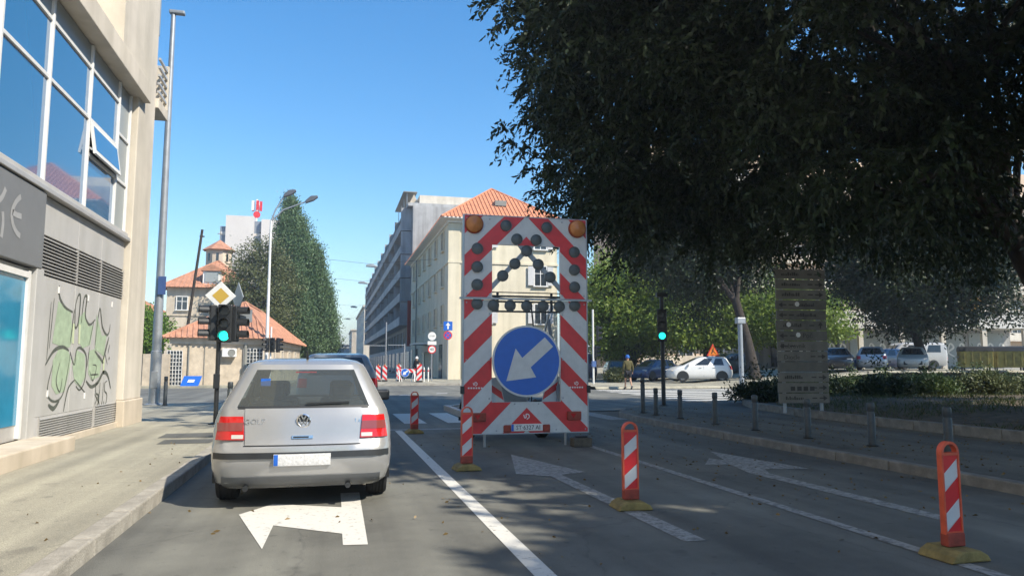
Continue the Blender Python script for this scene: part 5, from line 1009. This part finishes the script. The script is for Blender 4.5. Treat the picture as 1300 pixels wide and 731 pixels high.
# hedge bushes and ground cover in the bed
def bush(name, label, x, y, z, rx, ry, rz, lm, seed, n=90, nl=55, ln=.11, wd=.05, group=None):
    t = thing(name, label, 'bush', (x, y, z), 0, group); b = MB(); rg = random.Random(seed)
    for k in range(7): a = k*.9; b.tube([(0, 0, 0), (math.cos(a)*rx*.4, math.sin(a)*ry*.4, rz*.8), (math.cos(a)*rx*.7, math.sin(a)*ry*.7, rz*1.3)], [.025, .018, .006], 5)
    b.build('stems', M_bark, t); K = ell_pts(n, (0, 0, rz), (rx, ry, rz), .5, .06, .16, seed); C, D = clumps(K, nl, .13, -.3, .8); C[:, 2] = np.maximum(C[:, 2], .02); leaves('foliage', C, D, ln, wd, lm, t); return t
HB = 'clipped hedge bushes along the back of the bed'
hedge_pts = [(12.9, 20.0), (13.9, 20.9), (15.2, 21.5), (16.6, 22.1), (18.1, 22.7), (19.6, 23.3), (21.2, 23.9), (22.8, 24.4), (24.4, 25.0), (26.0, 25.5), (27.6, 25.9), (29.2, 26.3), (30.8, 26.6)]
for i, (x, y) in enumerate(hedge_pts): bush('hedge_bush', 'dark hedge bush in the row along the back kerb of the planted bed', x, y, .24, .95, .75, .22+.05*math.sin(i*2.1), L_shrub if i % 3 else L_big, 200+i, 80, 50, group=HB)
for i, (x, y, r, lab) in enumerate(((19.5, 18.5, .9, 'pale silvery bush in a sunlit patch of the bed'), (21.4, 18.2, .8, 'small pale bush next to the silvery bush'), (17.6, 18.6, .75, 'low dark green bush before the silvery bush'), (15.6, 18.2, .7, 'low bush behind the stacked direction sign'), (23.2, 19.2, 1.0, 'wide green bush deepest in the bed'))): bush('shrub', lab, x, y, .4, r, r*.8, r*.30, [L_oliv, L_oliv, L_shrub, L_big, L_shrub][i], 300+i, 80, 55)
bush('shrub', 'small olive bush at the foot of the parked black car', 18.0, 44.8, .15, .7, .5, .42, L_oliv, 340, 60, 50, .14, .06)
# grass and litter
n = 26000; pts = []
rg = np.random.default_rng(5); X = rg.uniform(10.9, 30, n*3); Y = rg.uniform(5, 25, n*3)
ok = (X > 10.95+np.maximum(0, (Y-13)*.16)+np.maximum(0, (Y-18)*.9)) & (Y < 20.6+(X-12.5)*.40) & (np.sin(X*1.3+Y*.7)+np.sin(Y*1.9-X*.4)+rg.normal(0, .6, n*3) > -.4)
X, Y = X[ok][:n], Y[ok][:n]
def bedz(x, y):
    # same ramp as the bed mesh, approximated by the distance to its kerb
    q = np.full_like(x, 9.)
    for (x0, y0), (x1, y1) in zip(bed, bed[1:]+bed[:1]):
        # position along the ray from the bed centre to this edge
        ex, ey = x1-x0, y1-y0; dx, dy = x-cx, y-cy; den = dx*ey-dy*ex; s = ((x0-cx)*ey-(y0-cy)*ex)/np.where(abs(den) < 1e-9, 1e-9, den); px, py = cx+dx*s, cy+dy*s; u = ((px-x0)*ex+(py-y0)*ey)/(ex*ex+ey*ey); v = (s > 0) & (u >= -.001) & (u <= 1.001); q = np.where(v, np.minimum(q, s), q)
    tt = 1/q; return .16+.26*np.clip((1-tt)/.28, 0, 1)
C = np.stack([X, Y, bedz(X, Y)-.01], 1); D = rg.normal(0, .5, C.shape); D[:, 2] = 1; g = leaves('grass', C, D, rg.uniform(.06, .16, len(C)), .018, L_grass, None); g['kind'] = 'stuff'; g['label'] = 'patchy grass and ground cover in the planted bed'; g['category'] = 'grass'
n = 2600; X = np.concatenate([rg.uniform(7.2, 16, n), rg.uniform(4.3, 7, 400), rg.uniform(-2.4, 4.2, 160)]); Y = np.concatenate([rg.uniform(4, 19, n), rg.uniform(3, 15, 400), rg.uniform(4.5, 14, 160)])
Z = np.where(X > 10.7, .30, np.where((X > 7.06) | (X < -1.75), .122, .008)); kx = (X < 10.5) | (X > 11.3); X, Y, Z = X[kx], Y[kx], Z[kx]; Z = np.where(X > 10.7, bedz(X, Y)+.01, Z)
C = np.stack([X, Y, Z], 1); D = rg.normal(size=C.shape); D[:, 2] *= .12; g = leaves('fallen_leaves', C, D, rg.uniform(.02, .06, len(C)), .025, L_dry, None); g['kind'] = 'stuff'; g['label'] = 'scattered small fallen leaves on road, pavement and bed'; g['category'] = 'leaves'

# ------------------------------------------------------------ thin air haze
mh = bpy.data.materials.new('haze_air'); mh.use_nodes = True; mh.node_tree.nodes.remove(mh.node_tree.nodes['Principled BSDF'])
pv = mh.node_tree.nodes.new('ShaderNodeVolumePrincipled'); pv.inputs['Color'].default_value = (.80, .88, 1, 1); pv.inputs['Density'].default_value = .0009; pv.inputs['Anisotropy'].default_value = .2
mh.node_tree.links.new(pv.outputs[0], mh.node_tree.nodes['Material Output'].inputs['Volume'])
hz_ = MB().box(-1550, 1550, -1550, 1650, -1.1, 62).build('haze', mh); hz_['kind'] = 'stuff'
